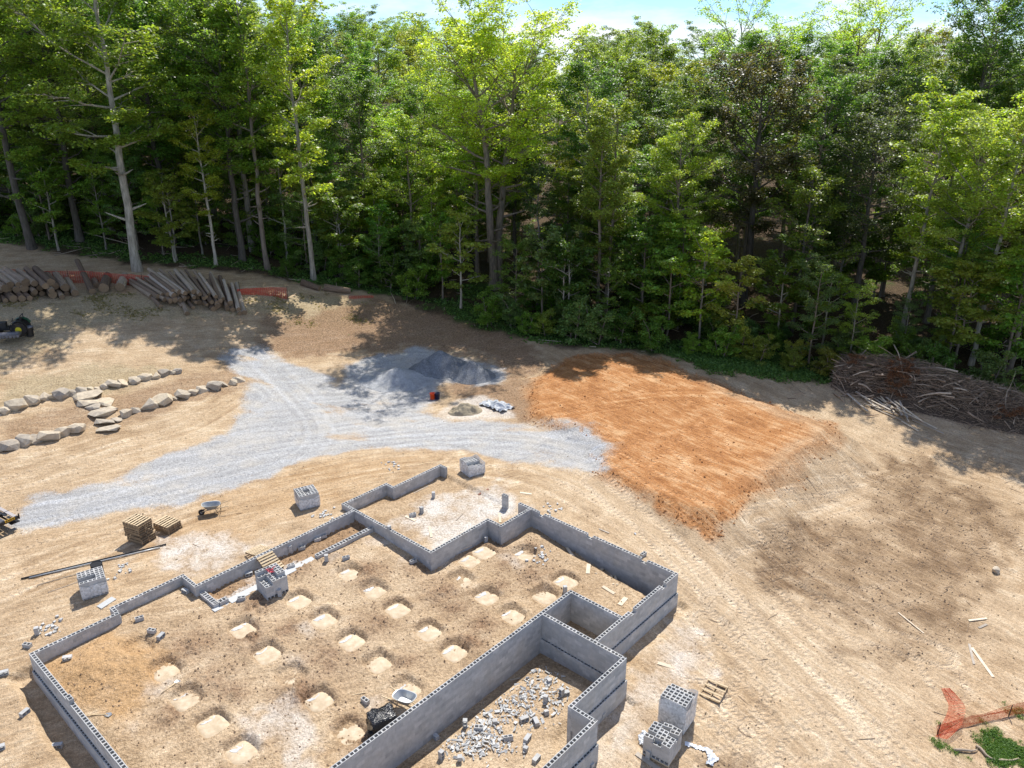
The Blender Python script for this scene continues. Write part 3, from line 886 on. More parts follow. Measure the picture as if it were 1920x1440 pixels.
# cap block turned so that one long core shows (bond beam units of the front wall)
WALLS = [  # u0, v0, u1, v1, bottom z, ledge z (None), ledge side (+1/-1 across the wall), trim at start, trim at end
    ('u', -36.05, 7.19, 11.10, -1.35, None, 0, 1, 1), ('v', 11.10, -36.68, -36.05, -1.0, None, 0, 0, 0), ('u', -36.68, 11.10, 14.78, -1.1, None, 0, 1, 1),
    ('v', 14.78, -36.68, -35.28, -1.0, None, 0, 0, 0), ('u', -35.28, 14.78, 25.06, -1.1, None, 0, 1, 0), ('v', 25.06, -36.38, -28.46, -1.35, None, 0, 0, 0),
    ('u', -36.38, 25.06, 28.46, -1.0, None, 0, 1, 1), ('v', 28.46, -36.38, -35.68, -1.0, None, 0, 0, 0), ('u', -35.68, 28.46, 32.60, -1.0, None, 0, 1, 1),
    ('v', 32.60, -35.68, -35.10, -1.0, None, 0, 0, 2), ('u', -28.46, 25.06, 29.68, -1.6, None, 0, 1, 1), ('v', 29.68, -28.46, -27.41, -1.6, None, 0, 0, 0),
    ('u', -27.41, 29.68, 32.38, -1.7, None, 0, 1, 0), ('v', 32.38, -28.36, -17.24, -2.3, None, 0, 2, 0), ('u', -17.24, 25.09, 32.38, -2.7, -1.219, 1, 0, 1),
    ('v', 27.42, -20.45, -17.24, -2.1, None, 0, 0, 0), ('v', 25.09, -20.45, -15.58, -2.6, -1.422, -1, 0, 0), ('u', -20.45, 5.2, 27.42, -2.6, None, 0, 2, 1),
    ('u', -15.58, 21.16, 25.09, -2.8, -1.219, 1, 1, 1), ('v', 21.16, -15.58, -14.35, -2.6, None, 0, 0, 0), ('u', -14.35, 13.0, 21.16, -2.8, -1.219, 1, 2, 1),
    ('v', 7.19, -36.05, -20.45, -1.9, -0.8128, -1, 0, 0),
]
NOTCH = [('u', -17.24, 28.27), ('u', -17.24, 31.01), ('v', 32.38, -19.10), ('v', 32.38, -22.93), ('v', 32.38, -26.65)]
found = empty('block_foundation', uv(-27, 18, -1.0))
tag(found, 'grey concrete block foundation walls with open cores around the dug out crawl space', 'foundation')
F_LOC = np.array(found.location)
blocks = []      # (centre, yaw, mesh, size rank)
mort = MB()
for (ax, c, s0, s1, zb, ledge, side, t0, t1) in WALLS:
    # walls along v run through the corners, walls along u butt against them
    e = BW / 2
    adj = {0: e + 0.004, 1: -e, 2: 0.0}
    a0, a1 = s0 + adj[t0], s1 - adj[t1]
    ang = math.atan2(AV[1], AV[0]) if ax == 'u' else math.atan2(BU[1], BU[0])
    n = max(1, int(math.ceil(-zb / CU)))
    def pos(s, off=0.0, z=0.0):
        return uv(c + off, s, z) if ax == 'u' else uv(s, c + off, z)
    for k in range(n):
        z1 = -k * CU; z0 = z1 - BH
        wide = ledge is not None and z1 < ledge + 0.01
        first_wide = wide and z1 > ledge - 0.1
        off = side * (0.295 - BW) / 2 if wide else 0.0
        st = a0 - (CU if k % 2 else 0.0)
        while st < a1 - 0.03:
            p0, p1 = max(st, a0), min(st + 2 * CU - 0.005, a1)
            st += 2 * CU
            if p1 - p0 < 0.05: continue
            mid = (p0 + p1) / 2
            if k == 0 and any(nx == ax and abs(nc - c) < 0.01 and abs(nm - mid) < 0.22 for nx, nc, nm in NOTCH): continue
            full = (p1 - p0) > 0.39
            hol = k <= 1 or first_wide
            me = (ME_BLOCK12 if wide else ME_BLOCK) if hol else (ME_SOLID12 if wide else ME_SOLID)
            P = pos(mid, off, z0)
            blocks.append((P, ang, me, (p1 - p0) / BL, k, hol))
    # bed of mortar inside the joints
    L = a1 - a0 - 0.02
    zt = -2 * CU + 0.006
    lo = zb
    def slab(z0, z1, wd, off):
        if z1 - z0 < 0.02: return
        P = pos((a0 + a1) / 2, off, (z0 + z1) / 2) - F_LOC
        mort.box(P, (L, wd, z1 - z0), ang)
    if ledge is None:
        slab(lo, zt, BW - 0.003, 0)
    else:
        slab(ledge + 0.006, zt, BW - 0.003, 0)
        slab(lo, ledge - CU + 0.004, 0.295 - 0.003, side * (0.295 - BW) / 2)
mort.build('mortar', M_MORTAR, found)
# low porch walls
LOWB = []
def low_wall(ax, c, s0, s1, zt, nc):
    ang = math.atan2(AV[1], AV[0]) if ax == 'u' else math.atan2(BU[1], BU[0])
    for k in range(nc):
        st = s0 - (CU if k % 2 else 0)
        while st < s1 - 0.03:
            p0, p1 = max(st, s0), min(st + 2 * CU - 0.005, s1)
            st += 2 * CU
            if p1 - p0 < 0.06: continue
            mid = (p0 + p1) / 2
            P = uv(c, mid, zt - k * CU - BH) if ax == 'u' else uv(mid, c, zt - k * CU - BH)
            LOWB.append((P, ang, ME_BLOCK12, (p1 - p0) / BL))
low_wall('v', 14.98, -35.12, -33.66, -0.42, 2)
low_wall('u', -33.74, 15.15, 15.62, -0.42, 2)
low_wall('u', -33.5, 20.95, 24.92, -0.42, 2)
# nearest visible blocks stay single pieces
def dist_key(b):
    d = math.dist(b[0], (0, 0, ZC))
    hidden = 0 if (b[4] == 0) else (0 if b[0][2] > -1.9 else 60)
    return d + hidden
blocks.sort(key=dist_key)
for P, ang, me, sc, k, hol in blocks[:300]:
    obj('block', me, found, P - F_LOC, (0, 0, ang), (sc, 1, 1))
def join_blocks(lst, origin):
    VV, FF = [], []
    n = 0
    for it in lst:
        P, ang, me, sc = it[:4]
        co = np.empty(len(me.vertices) * 3, dtype=np.float32); me.vertices.foreach_get('co', co)
        co = co.reshape(-1, 3).astype(float); co[:, 0] *= sc
        ca, sa = math.cos(ang), math.sin(ang)
        q = np.stack([co[:, 0] * ca - co[:, 1] * sa, co[:, 0] * sa + co[:, 1] * ca, co[:, 2]], -1) + (P - origin)
        vi = np.empty(len(me.loops), dtype=np.int32); me.loops.foreach_get('vertex_index', vi)
        VV.append(q); FF.append(vi.reshape(-1, 4) + n); n += len(q)
    return np.vstack(VV), np.vstack(FF)
V_, F_ = join_blocks(blocks[300:], F_LOC)
tag(obj('blockwork', mesh_np('blockwork', V_, F_, M_BLOCK), found), kind='stuff')
lowr = empty('porch_wall', uv(-33.6, 20, -0.8))
tag(lowr, 'low two course porch wall of wide grey blocks beside the crawl space', 'wall')
for P, ang, me, sc in LOWB:
    obj('block', me, lowr, P - np.array(lowr.location), (0, 0, ang), (sc, 1, 1))
# stub block on the front wall and the raised one
b_ = obj('concrete_block', ME_BLOCK, None, uv(-31.63, 7.19, 0.004), (0, 0, math.atan2(BU[1], BU[0])))
tag(b_, 'single grey block set on top of the front wall left of the shovel', 'block', 'loose concrete blocks')

# concrete footings in their pits
M_PAD = NT('poured_footing')
_co = M_PAD.geoco()
_c = M_PAD.ramp(M_PAD.noise(3.0, 4, 0.6, _co), [(0.35, (0.47, 0.37, 0.25)), (0.55, (0.565, 0.46, 0.325)), (0.75, (0.64, 0.555, 0.43))])
M_PAD.bsdf(M_PAD.mix(0.5, _c, M_PAD.ramp(M_PAD.noise(40, 2, 0.6, _co), [(0.3, 0.4), (0.7, 0.6)]), 'OVERLAY'), 0.9)
M_BARE = simple_mat('bare_concrete', (0.52, 0.53, 0.525), 0.85, scale=5, var=0.1)
def pad_mesh(seed, a, b, h, name, mat, dome=0.004):
    r = random.Random(seed)
    n = 28
    ring = []
    for k in range(n):
        th = 2 * math.pi * k / n
        c, s = math.cos(th), math.sin(th)
        rr = 1 / (abs(c) ** 4.5 + abs(s) ** 4.5) ** (1 / 4.5) * (1 + r.uniform(-0.06, 0.05))
        ring.append((a * c * rr, b * s * rr))
    V = [(0, 0, h + dome)] + [(x * 0.6, y * 0.6, h + dome * 0.7 + r.uniform(-.012, .012)) for x, y in ring] + [(x, y, h - 0.01) for x, y in ring] + [(x * 1.06, y * 1.06, h - 0.06) for x, y in ring] + [(x * 1.08, y * 1.08, -0.12) for x, y in ring]
    F = [(0, 1 + k, 1 + (k + 1) % n) for k in range(n)]
    for lv in range(3):
        o = 1 + lv * n
        F += [(o + k, o + n + k, o + n + (k + 1) % n, o + (k + 1) % n) for k in range(n)]
    m = MB(); m.add(V, F)
    return m.mesh(name, mat, smooth=True)
_pos_words = {}
row_names = ['front left', 'second', 'third', 'fourth', 'fifth', 'sixth']
for i, (p, w) in enumerate(zip(PADS, PADW)):
    e = empty('concrete_footing', (w[0], w[1], w[2] - 0.235), math.atan2(BU[1], BU[0]) + rnd.uniform(-0.08, 0.08))
    sc = rnd.uniform(0.88, 1.06)
    obj('pad', pad_mesh(i, 0.64 * sc, 0.60 * sc, 0.07, 'pad', M_PAD.m), e)
    if p[2]:
        m = MB()
        x0 = -0.52 * sc; wdt = rnd.uniform(0.14, 0.26); hl = rnd.uniform(0.28, 0.42)
        ys = np.linspace(-hl, hl, 9)
        bow = lambda y: 1 - (abs(y) / hl) ** 5
        top = [(x0 + 0.06 * (1 - bow(y)) + rnd.uniform(-.012, .012), y, 0.064) for y in ys] + [(x0 + 0.06 + wdt * bow(y) * rnd.uniform(0.75, 1.1), y, 0.082) for y in reversed(ys)]
        bot = [(x, y, -0.02) for x, y, z in top]
        n = len(top)
        m.add(top + bot, [tuple(range(n - 1, -1, -1))[::-1]] + [(k, k + n, (k + 1) % n + n, (k + 1) % n) for k in range(n)])
        m.build('bare_edge', M_BARE, e)
    # which column and row of the grid it is in
    e['label'] = 'concrete footing'
    _pos_words[i] = e
PAD_LABELS = ['sandy footing pad nearest the left corner of the crawl space', 'sandy footing pad beside the amber soil, left of the clods', 'footing pad with a wide white strip above the white handled trowel', 'footing pad fourth from the left corner in the front row', 'footing pad at the bottom edge, last of the front row',
    'footing pad just below the unwrapped block cube, second row start', 'footing pad second in the second row from the porch', 'footing pad third in the second row from the porch', 'footing pad next to the end of the long wooden handle', 'sandy footing pad left of the black wrapped bundle',
    'footing pad right of the unwrapped block cube and its shadow', 'footing pad second in the third row from the porch', 'footing pad third in the third row, middle of the crawl space', 'round sandy footing pad behind the wheelbarrow by the long wall', 'footing pad half hidden by the wheelbarrow',
    'footing pad nearest the garage wall, below the lone grey block', 'footing pad second in the fourth row from the garage wall', 'footing pad third in the fourth row from the garage wall', 'footing pad fourth in the fourth row from the garage wall', 'footing pad fifth in the fourth row, near the long wall',
    'footing pad left of the pair by the garage corner', 'footing pad second behind the garage corner going towards us', 'footing pad third behind the garage corner going towards us', 'footing pad in the deep pit beside the long wall end', 'footing pad right below the upright block at the garage corner',
    'footing pad nearest the far right wall corner', 'footing pad by the pale boards near the small room', 'round sandy footing pad touching the small room corner']
for i, e in _pos_words.items():
    tag(e, PAD_LABELS[i], 'footing', 'concrete footing pads in pits')
# bared footing strip along the porch
mb = MB(); mb.box((0, 0, 0), (5.2, 0.5, 0.2))
o = mb.build('footing_strip', M_BARE, None, uv(-33.6, 18.25, -0.70), (0, 0, math.atan2(AV[1], AV[0])))
tag(o, 'long pale strip footing between the two low porch walls', 'footing')
# ================================================================ loose blocks, cubes, pallets, tools
A_V = math.atan2(AV[1], AV[0])      # yaw of things lying along v
A_U = math.atan2(BU[1], BU[0])
def lay(px, py, dz=0.0):
    p = gp(px, py)
    return Vector((p[0], p[1], p[2] + dz))
G_BL = 'loose concrete blocks'
def loose_block(px, py, pose, yaw, label, z=None, me=None, tilt=0.0):
    me = me or ME_BLOCK
    p = lay(px, py) if z is None else Vector(at(px, py, z))
    e = obj('concrete_block', me, None, p)
    y = math.radians(yaw)
    if pose == 'up': e.rotation_euler = (tilt, 0, y)
    elif pose == 'side': e.rotation_euler = (math.pi / 2, 0, y); e.location.z += BW / 2
    elif pose == 'end': e.rotation_euler = (0, math.pi / 2, y); e.location.z += BL / 2
    elif pose == 'hend': e.rotation_euler = (0, math.pi / 2, y); e.location.z += BL / 2
    tag(e, label, 'block', G_BL)
    return e
LB = [
    (66, 1190, 'end', 20, 'grey block standing on end outside the left corner of the front wall'),
    (52, 1213, 'up', -10, 'grey block with cores up, tilted against the left outer corner'),
    (8, 1262, 'side', 25, 'grey block on its side at the left edge of the picture'),
    (44, 1338, 'side', 70, 'pale block lying on the sand left of the front wall, between trench and edge'),
    (110, 1398, 'side', 10, 'grey block on its side with cores showing, in front of the front wall'),
    (0, 1402, 'side', 30, 'block cut by the left picture edge near the bottom'),
    (128, 1234, 'side', 15, 'grey block on its side inside the left wall corner'),
    (262, 1163, 'up', 30, 'grey block with cores up beyond the left wall jog'),
    (285, 1186, 'up', -15, 'grey block with cores up, one of two above the first footing'),
    (299, 1195, 'side', 75, 'pale block end touching the cores up block above the first footing'),
    (351, 1109, 'side', -30, 'grey block lying in the inner corner of the wall jog'),
    (466, 1077, 'side', 30, 'grey block against the wall left of the leaning pallet'),
    (541, 1035, 'end', 30, 'pale block standing on end against the porch wall'),
    (566, 1030, 'up', 20, 'grey block with cores up in the porch trench, alone'),
    (595, 1014, 'up', 35, 'left block of the pair in the porch trench'),
    (606, 1008, 'up', 32, 'right block of the pair in the porch trench'),
    (546, 1064, 'up', 30, 'grey block beside the mortar spill at the pallet ramp foot'),
    (609, 1052, 'end', 10, 'block standing on end below the low porch wall'),
    (649, 1049, 'up', 25, 'lone grey block above the footing nearest the garage wall'),
    (453, 1125, 'up', 15, 'lone grey block in front of the low porch corner'),
    (521, 1118, 'end', 20, 'block leaning upright against the unwrapped cube'),
    (775, 1055, 'up', 40, 'grey block with cores up below the garage corner'),
    (685, 1317, 'up', -40, 'lone grey block between the long handle and the wheelbarrow'),
    (774, 968, 'up', 35, 'left block of the pair on the garage sand'),
    (788, 962, 'end', 35, 'taller right block of the pair on the garage sand'),
    (810, 933, 'end', 0, 'small grey block on the garage sand near the drawn curves'),
    (908, 1018, 'end', 30, 'block standing on end in the nook of the garage wall'),
    (1056, 1111, 'end', 10, 'block standing by the corner of the small room'),
    (1206, 1042, 'up', 45, 'grey block outside the far right wall'),
    (1129, 1338, 'side', -45, 'grey block in the trench under the ledge, right hand wall'),
    (1108, 1432, 'side', -45, 'grey block in the trench under the ledge near the bottom'),
    (1047, 1240, 'up', -30, 'grey block against the wall at the back of the rubble room'),
]
for px, py, po, yw, lab in LB:
    loose_block(px, py, po, yw, lab)
o = obj('concrete_block', ME_HALF, None, uv(-32.05, 25.06, 0.004), (0, 0, A_U)); tag(o, 'half block standing on top of the garage wall', 'block', G_BL)
# free standing pier at the garage opening
pier = empty('block_pier', tuple(uv(-29.5, 32.35, -0.86)))
tag(pier, 'short free standing pier of stacked blocks at the garage opening', 'pier')
for k in range(5):
    obj('block', ME_BLOCK, pier, (0, 0, k * CU), (0, 0, A_U))

# ---- cubes of blocks
M_WRAP = NT('plastic_wrap')
_d = M_WRAP.new('BsdfPrincipled'); _d.inputs['Base Color'].default_value = (0.82, 0.84, 0.86, 1); _d.inputs['Roughness'].default_value = 0.25
_t = M_WRAP.new('BsdfTransparent')
_m = M_WRAP.new('MixShader')
M_WRAP.put(_m.inputs['Fac'], M_WRAP.ramp(M_WRAP.noise(5, 5, 0.6, M_WRAP.objco(), 1.0), [(0.35, 0.35), (0.65, 0.85)]))
M_WRAP.l.new(_t.outputs[0], _m.inputs[1]); M_WRAP.l.new(_d.outputs[0], _m.inputs[2]); M_WRAP.l.new(_m.outputs[0], M_WRAP.out.inputs['Surface'])
M_WRAP = M_WRAP.m
def crumple(w, d, h, seed, amp=0.03, top=False, nx=10, nz=8):
    """loose film round a box, open on top, uneven upper hem"""
    r = np.random.default_rng(seed)
    per = [(-w, -d), (w, -d), (w, d), (-w, d)]
    pts = []
    for k in range(4):
        a, b = np.array(per[k]), np.array(per[(k + 1) % 4])
        for i in range(nx): pts.append(a + (b - a) * i / nx)
    pts = np.array(pts); n = len(pts)
    hem = h * (0.85 + 0.3 * fbm(np.arange(n) * 1.0, np.zeros(n), 6.0, 2, seed)); hem = np.minimum(hem, h * 1.03)
    V = []
    for j in range(nz + 1):
        t = j / nz
        nr = pts / np.linalg.norm(pts, axis=1, keepdims=True)
        off = amp * (0.4 + r.random(n) * 0.8)
        V += [(p[0] + q[0] * o, p[1] + q[1] * o, 0.1 * h + (hh - 0.1 * h) * t) for p, q, o, hh in zip(pts, nr, off, hem)]
    F = [(j * n + i, j * n + (i + 1) % n, (j + 1) * n + (i + 1) % n, (j + 1) * n + i) for j in range(nz) for i in range(n)]
    return V, F
def block_cube(px, py, yaw, courses, label, wrap=True, gap=None, pyramid=None, z=None, nx=3, ny=6, base=True, jumble=0, wooden=False):
    p = lay(px, py) if z is None else Vector(z)
    e = empty('block_cube', p, math.radians(yaw))
    tag(e, label, 'block cube', 'cubes of blocks on the site')
    r = random.Random(int(px))
    z0 = 0.0
    if wooden:
        m = MB(); m.box((0, 0, 0.13), (1.22, 1.22, 0.02))
        for yy in (-0.5, 0, 0.5): m.box((0, yy, 0.065), (1.2, 0.09, 0.106))
        m.build('wooden_pallet', M_PALLET, e); z0 = 0.145
    for k in range(courses):
        low = (k == 0 and base)
        for i in range(nx):
            for j in range(ny):
                x, y = (i - (nx - 1) / 2) * 0.403, (j - (ny - 1) / 2) * 0.2015
                if low and (abs(j - (ny - 1) / 2) < ny / 2 - 0.9) and 0 < i < nx - 1: continue
                if pyramid:
                    over = k - (courses - len(pyramid))
                    if over >= 0 and not pyramid[over](i, j): continue
                if gap and k >= courses - gap[0] and gap[1](i, j): continue
                inner = (0 < i < nx - 1) and (0 < j < ny - 1)
                hidden = inner and k < courses - (len(pyramid) + 1 if pyramid else 1) - (gap[0] if gap else 0)
                if hidden: continue
                ry = r.uniform(-0.02, 0.02)
                if jumble and k == courses - 1: ry += r.uniform(-jumble, jumble)
                if low:
                    obj('block', ME_BLOCK, e, (x, y + BW / 2 - 0.0, z0 + BW / 2 + 0.0), (math.pi / 2, 0, 0)).location = (x, y + BH / 2, z0 + BW / 2)
                else:
                    obj('block', ME_BLOCK, e, (x + r.uniform(-.004, .004), y + r.uniform(-.003, .003), z0 + k * 0.199), (0, 0, ry))
    if wrap:
        m = MB(); m.add(*crumple(nx * 0.2015 + 0.012, ny * 0.101 + 0.012, courses * 0.199, int(px)))
        m.build('plastic_wrap', M_WRAP, e, smooth=True)
    return e
block_cube(177, 1108, 34, 5, 'plastic wrapped block cube with a hole in its top beside the black barrel', gap=(1, lambda i, j: j in (1, 2) and i < 2))
block_cube(577, 946, 30, 5, 'plastic wrapped block cube between gravel drive and porch wall', gap=(1, lambda i, j: j in (2, 3) and i == 1))
block_cube(886, 886, 35, 5, 'plastic draped block cube with stepped top by the garage opening', pyramid=[lambda i, j: j > 2 or i == 0, lambda i, j: i == 0 and j > 1])
cm_ = block_cube(512, 1108, 42, 6, 'unwrapped block cube with stepped top and red tape in the crawl space', wrap=False, pyramid=[lambda i, j: i > 0 or j > 3, lambda i, j: i == 2 and j > 0 or j == 5])
block_cube(1268, 1352, -36, 8, 'tall block cube by the right wall with two pale blocks on its back edge', wrap=True, pyramid=[lambda i, j: j < 4])
block_cube(1240, 1412, -36, 5, 'lower jumbled block cube on a wooden pallet at the bottom right', wrap=False, pyramid=[lambda i, j: (i + j) % 4 != 1], jumble=0.25, wooden=True, base=True)
for k_, (px, py) in enumerate([(1213, 1408), (1213, 1402)]):
    pass
loose_block(1212, 1418, 'end', -40, 'block standing beside the jumbled cube at bottom right')
# red tape on the unwrapped cube
M_RED = simple_mat('red_tape', (0.55, 0.05, 0.07), 0.5)
m = MB()
r_ = random.Random(3)
for k in range(9):
    pts = [Vector((0.1 + r_.uniform(-.16, .16), 0.12 + r_.uniform(-.16, .16), 1.20 + r_.uniform(0, .07)))]
    for q in range(6): pts.append(pts[-1] + Vector((r_.uniform(-.09, .09), r_.uniform(-.09, .09), r_.uniform(-.02, .025))))
    m.tube(pts, 0.016, 5)
t_ = m.build('tape_bundle', M_RED, None, cm_.location, (0, 0, cm_.rotation_euler.z)); tag(t_, 'red tape bundle lying on the unwrapped block cube', 'tape')

# ---- pallets
ME_DECK = MB().box((0, 0, 0), (1.0, 0.098, 0.02)).mesh('deck_board', M_PALLET)
ME_DECK_SHADE = MB().box((0, 0, 0), (1.0, 0.098, 0.02)).mesh('deck_board', M_PALLET_SHADE)
ME_STRG = MB().box((0, 0, 0), (0.04, 1.2, 0.09)).mesh('stringer', M_PALLET_SHADE)
def pallet(loc, rz, label, group, tilt=(0, 0), boards=6, missing=(), old=False):
    deck = ME_DECK_SHADE if old else ME_DECK  # the darker deck paints in shade, not age
    e = empty('wooden_pallet', loc, rz)
    e.rotation_euler = (tilt[0], tilt[1], rz)
    tag(e, label, 'pallet', group)
    for x in (-0.46, 0, 0.46): obj('stringer', ME_STRG, e, (x, 0, 0.067))
    for k in range(boards):
        if k in missing: continue
        obj('deck_board', deck, e, (rnd.uniform(-.008, .008), -0.55 + 1.10 * k / (boards - 1), 0.123))
    for y in (-0.55, 0, 0.55): obj('bottom_board', ME_DECK_SHADE, e, (0, y, 0.011))
    return e
p = lay(264, 1012)
words = ['lowest', 'second lowest', 'third', 'fourth', 'fifth', 'sixth', 'seventh', 'eighth', 'ninth', 'topmost']
for k in range(10):
    pallet(p + Vector((rnd.uniform(-.03, .03) + (0.06 if k < 3 else 0), rnd.uniform(-.03, .03), k * 0.137)), math.radians(66 + rnd.uniform(-3, 3)), '%s pallet of the tall pallet stack by the gravel drive' % words[k], 'tall pallet stack', old=k < 9)  # pallets below the top one painted dark for shade in the slots
p = lay(316, 992)
for k, w_ in enumerate(['lowest', 'second', 'third', 'topmost']):
    pallet(p + Vector((rnd.uniform(-.03, .03), rnd.uniform(-.03, .03), k * 0.137)), math.radians(62 + rnd.uniform(-3, 3)), '%s pallet of the low stack right of the tall stack' % w_, 'low pallet stack', old=k < 3)  # slot shade painted onto all but the topmost pallet
# ramp of two pallets over the porch wall
c_ = uv(-34.66, 18.75, -0.37)
pallet(tuple(c_), A_V, 'pallet laid as a ramp inside the porch wall', 'pallet ramp over the porch wall', tilt=(0.42, 0), boards=7)
c_ = uv(-35.95, 18.85, -0.25)
pallet(tuple(c_), A_V, 'pallet leaning as a ramp outside the porch wall', 'pallet ramp over the porch wall', tilt=(-0.24, 0), boards=7)
p = lay(1338, 1298)
pallet(p, math.radians(-33), 'open pallet with wide gaps lying by the bottom right cubes', 'single pallets', boards=4)

# ---- boards
G_BD = 'loose boards'
def board(p0, p1, w, label, th=0.035, mat=None, dz=0.02, name='wooden_board', grp=G_BD):
    a, b = gp(*p0), gp(*p1)
    mid = (a + b) / 2
    m = MB(); m.bar(a - mid + [0, 0, dz], b - mid + [0, 0, dz], w, th)
    o = m.build(name, mat or M_BOARD, None, tuple(mid))
    return tag(o, label, 'board', grp)
board((1063, 1027), (1073, 1042), 0.18, 'short pale board forked against another by the far right wall')
board((1068, 1034), (1076, 1043), 0.10, 'thin pale board crossing the forked one by the far wall')
board((1104, 1058), (1102, 1076), 0.22, 'pale upright looking board at the shadow edge by the far right wall')
board((1117, 1076), (1131, 1066), 0.16, 'short pale board half in the shade of the far right wall')
board((1146, 1079), (1150, 1096), 0.12, 'left board of the parallel pair in the wall shade')
board((1153, 1079), (1157, 1097), 0.14, 'right board of the parallel pair in the wall shade')
board((1130, 1100), (1152, 1114), 0.20, 'pale thick board in the sun near the small room')
board((1162, 1135), (1174, 1121), 0.26, 'wide pale board nearest the small room wall')
board((861, 1031), (883, 1022), 0.20, 'yellowish board below the garage wall nook')
board((975, 924), (997, 927), 0.18, 'white board outside the garage opening')
board((760, 968), (779, 977), 0.18, 'pale board beside the block pair on the garage sand')
board((805, 988), (809, 1008), 0.14, 'pale board pointing at the garage corner')
board((936, 963), (938, 980), 0.16, 'pale board leaning near the garage pier')
board((897, 928), (916, 917), 0.12, 'reddish brown board on the garage sand', mat=simple_mat('red_board', (0.25, 0.12, 0.08), 0.8))
board((1233, 1243), (1264, 1253), 0.22, 'pale board on the dusty ground right of the small room')
board((1193, 1413), (1238, 1445), 0.22, 'grey plank beside the jumbled cube at the bottom', mat=M_GREYWOOD)
board((186, 1140), (214, 1122), 0.40, 'pale grey slab lying in front of the barrel cube', mat=M_BARE, th=0.05, name='concrete_slab')
board((400, 1146), (429, 1132), 0.30, 'pale grey slab below the low porch corner', mat=M_BARE, th=0.05, name='concrete_slab')
board((1817, 1208), (1826, 1246), 0.12, 'left of the two white boards crossing at the right', mat=M_GREYWOOD)
board((1822, 1215), (1862, 1270), 0.15, 'right of the two white boards crossing at the right', mat=M_BOARD)
board((1816, 1164), (1850, 1160), 0.12, 'short white board on the dark soil at the right')
board((1835, 1178), (1850, 1171), 0.12, 'short brown board beside the white one on dark soil', mat=M_GREYWOOD)
board((1684, 1149), (1732, 1188), 0.07, 'long thin pole lying on the dark soil', mat=M_BOARD, name='wooden_pole')
board((1123, 992), (1142, 1000), 0.09, 'dark stick lying outside the far right wall', mat=M_GREYWOOD)
board((856, 976), (868, 963), 0.06, 'thin dark stick on the garage sand', mat=M_GREYWOOD)
board((776, 925), (803, 912), 0.05, 'thin brown lath along the garage wall', mat=M_GREYWOOD)
board((955, 1276), (975, 1272), 0.06, 'thin lath lying along the long wall', mat=M_BOARD)
# pipes and rods lying left of the cubes
for k, (a, b, rad, lab, mt) in enumerate([((40, 1087), (312, 1022), 0.045, 'long dark pipe behind the wrapped cube, upper one', M_BLACK), ((55, 1085), (300, 1028), 0.04, 'long grey pipe behind the wrapped cube, lower one', M_STEEL),
                                          ((70, 1098), (170, 1070), 0.018, 'thin steel rod below the long pipes', M_GREYWOOD), ((90, 1112), (180, 1080), 0.016, 'thinnest rod nearest the wrapped cube', M_GREYWOOD)]):
    P = [gp(a[0] + (b[0] - a[0]) * t, a[1] + (b[1] - a[1]) * t) for t in np.linspace(0, 1, 9)]
    c0 = P[4].copy()
    m = MB(); m.tube([q - c0 + [0, 0, rad + 0.02] for q in P], rad, 8)
    tag(m.build('steel_pipe', mt, None, tuple(c0), smooth=True), lab, 'pipe', 'pipes on the sand')
# black barrel behind the wrapped cube
def lathe(prof, n=20):
    m = MB(); V = []; F = []
    for r, z in prof:
        V += [(r * math.cos(2 * math.pi * k / n), r * math.sin(2 * math.pi * k / n), z) for k in range(n)]
    for j in range(len(prof) - 1):
        F += [(j * n + k, j * n + (k + 1) % n, (j + 1) * n + (k + 1) % n, (j + 1) * n + k) for k in range(n)]
    F.append(tuple(range((len(prof) - 1) * n, len(prof) * n)))
    m.add(V, F); return m
p = lay(186, 1083)
e = empty('barrel', p); tag(e, 'black open barrel behind the plastic wrapped cube', 'barrel')
lathe([(0.27, 0), (0.29, 0.02), (0.29, 0.28), (0.30, 0.30), (0.30, 0.32), (0.29, 0.34), (0.29, 0.60), (0.30, 0.62), (0.29, 0.86), (0.26, 0.86), (0.26, 0.55)]).build('shell', M_BLACK, e, smooth=True)
lathe([(0.305, 0.855), (0.305, 0.885), (0.27, 0.885), (0.26, 0.86)]).build('rim', M_BLACK, e)
# buckets by the mortar sand
for px, col, lab in [(811, (0.75, 0.09, 0.02), 'orange bucket by the mortar sand heap'), (820, (0.012, 0.015, 0.05), 'dark blue bucket beside the orange one')]:
    p = lay(px, 748)
    e = empty('bucket', p); tag(e, lab, 'bucket', 'buckets by the sand heap')
    mt = simple_mat('bucket_plastic', col, 0.35, var=0.05, spec=0.5)
    lathe([(0.20, 0), (0.23, 0.5), (0.245, 0.5), (0.245, 0.54), (0.22, 0.54), (0.19, 0.1)], 16).build('pail', mt, e, smooth=True)
    m = MB(); m.tube([(0.24 * math.cos(t), -0.02 - 0.1 * math.sin(t), 0.50 - 0.28 * math.sin(t)) for t in np.linspace(0, math.pi, 9)], 0.008, 5); m.build('handle', M_STEEL, e)
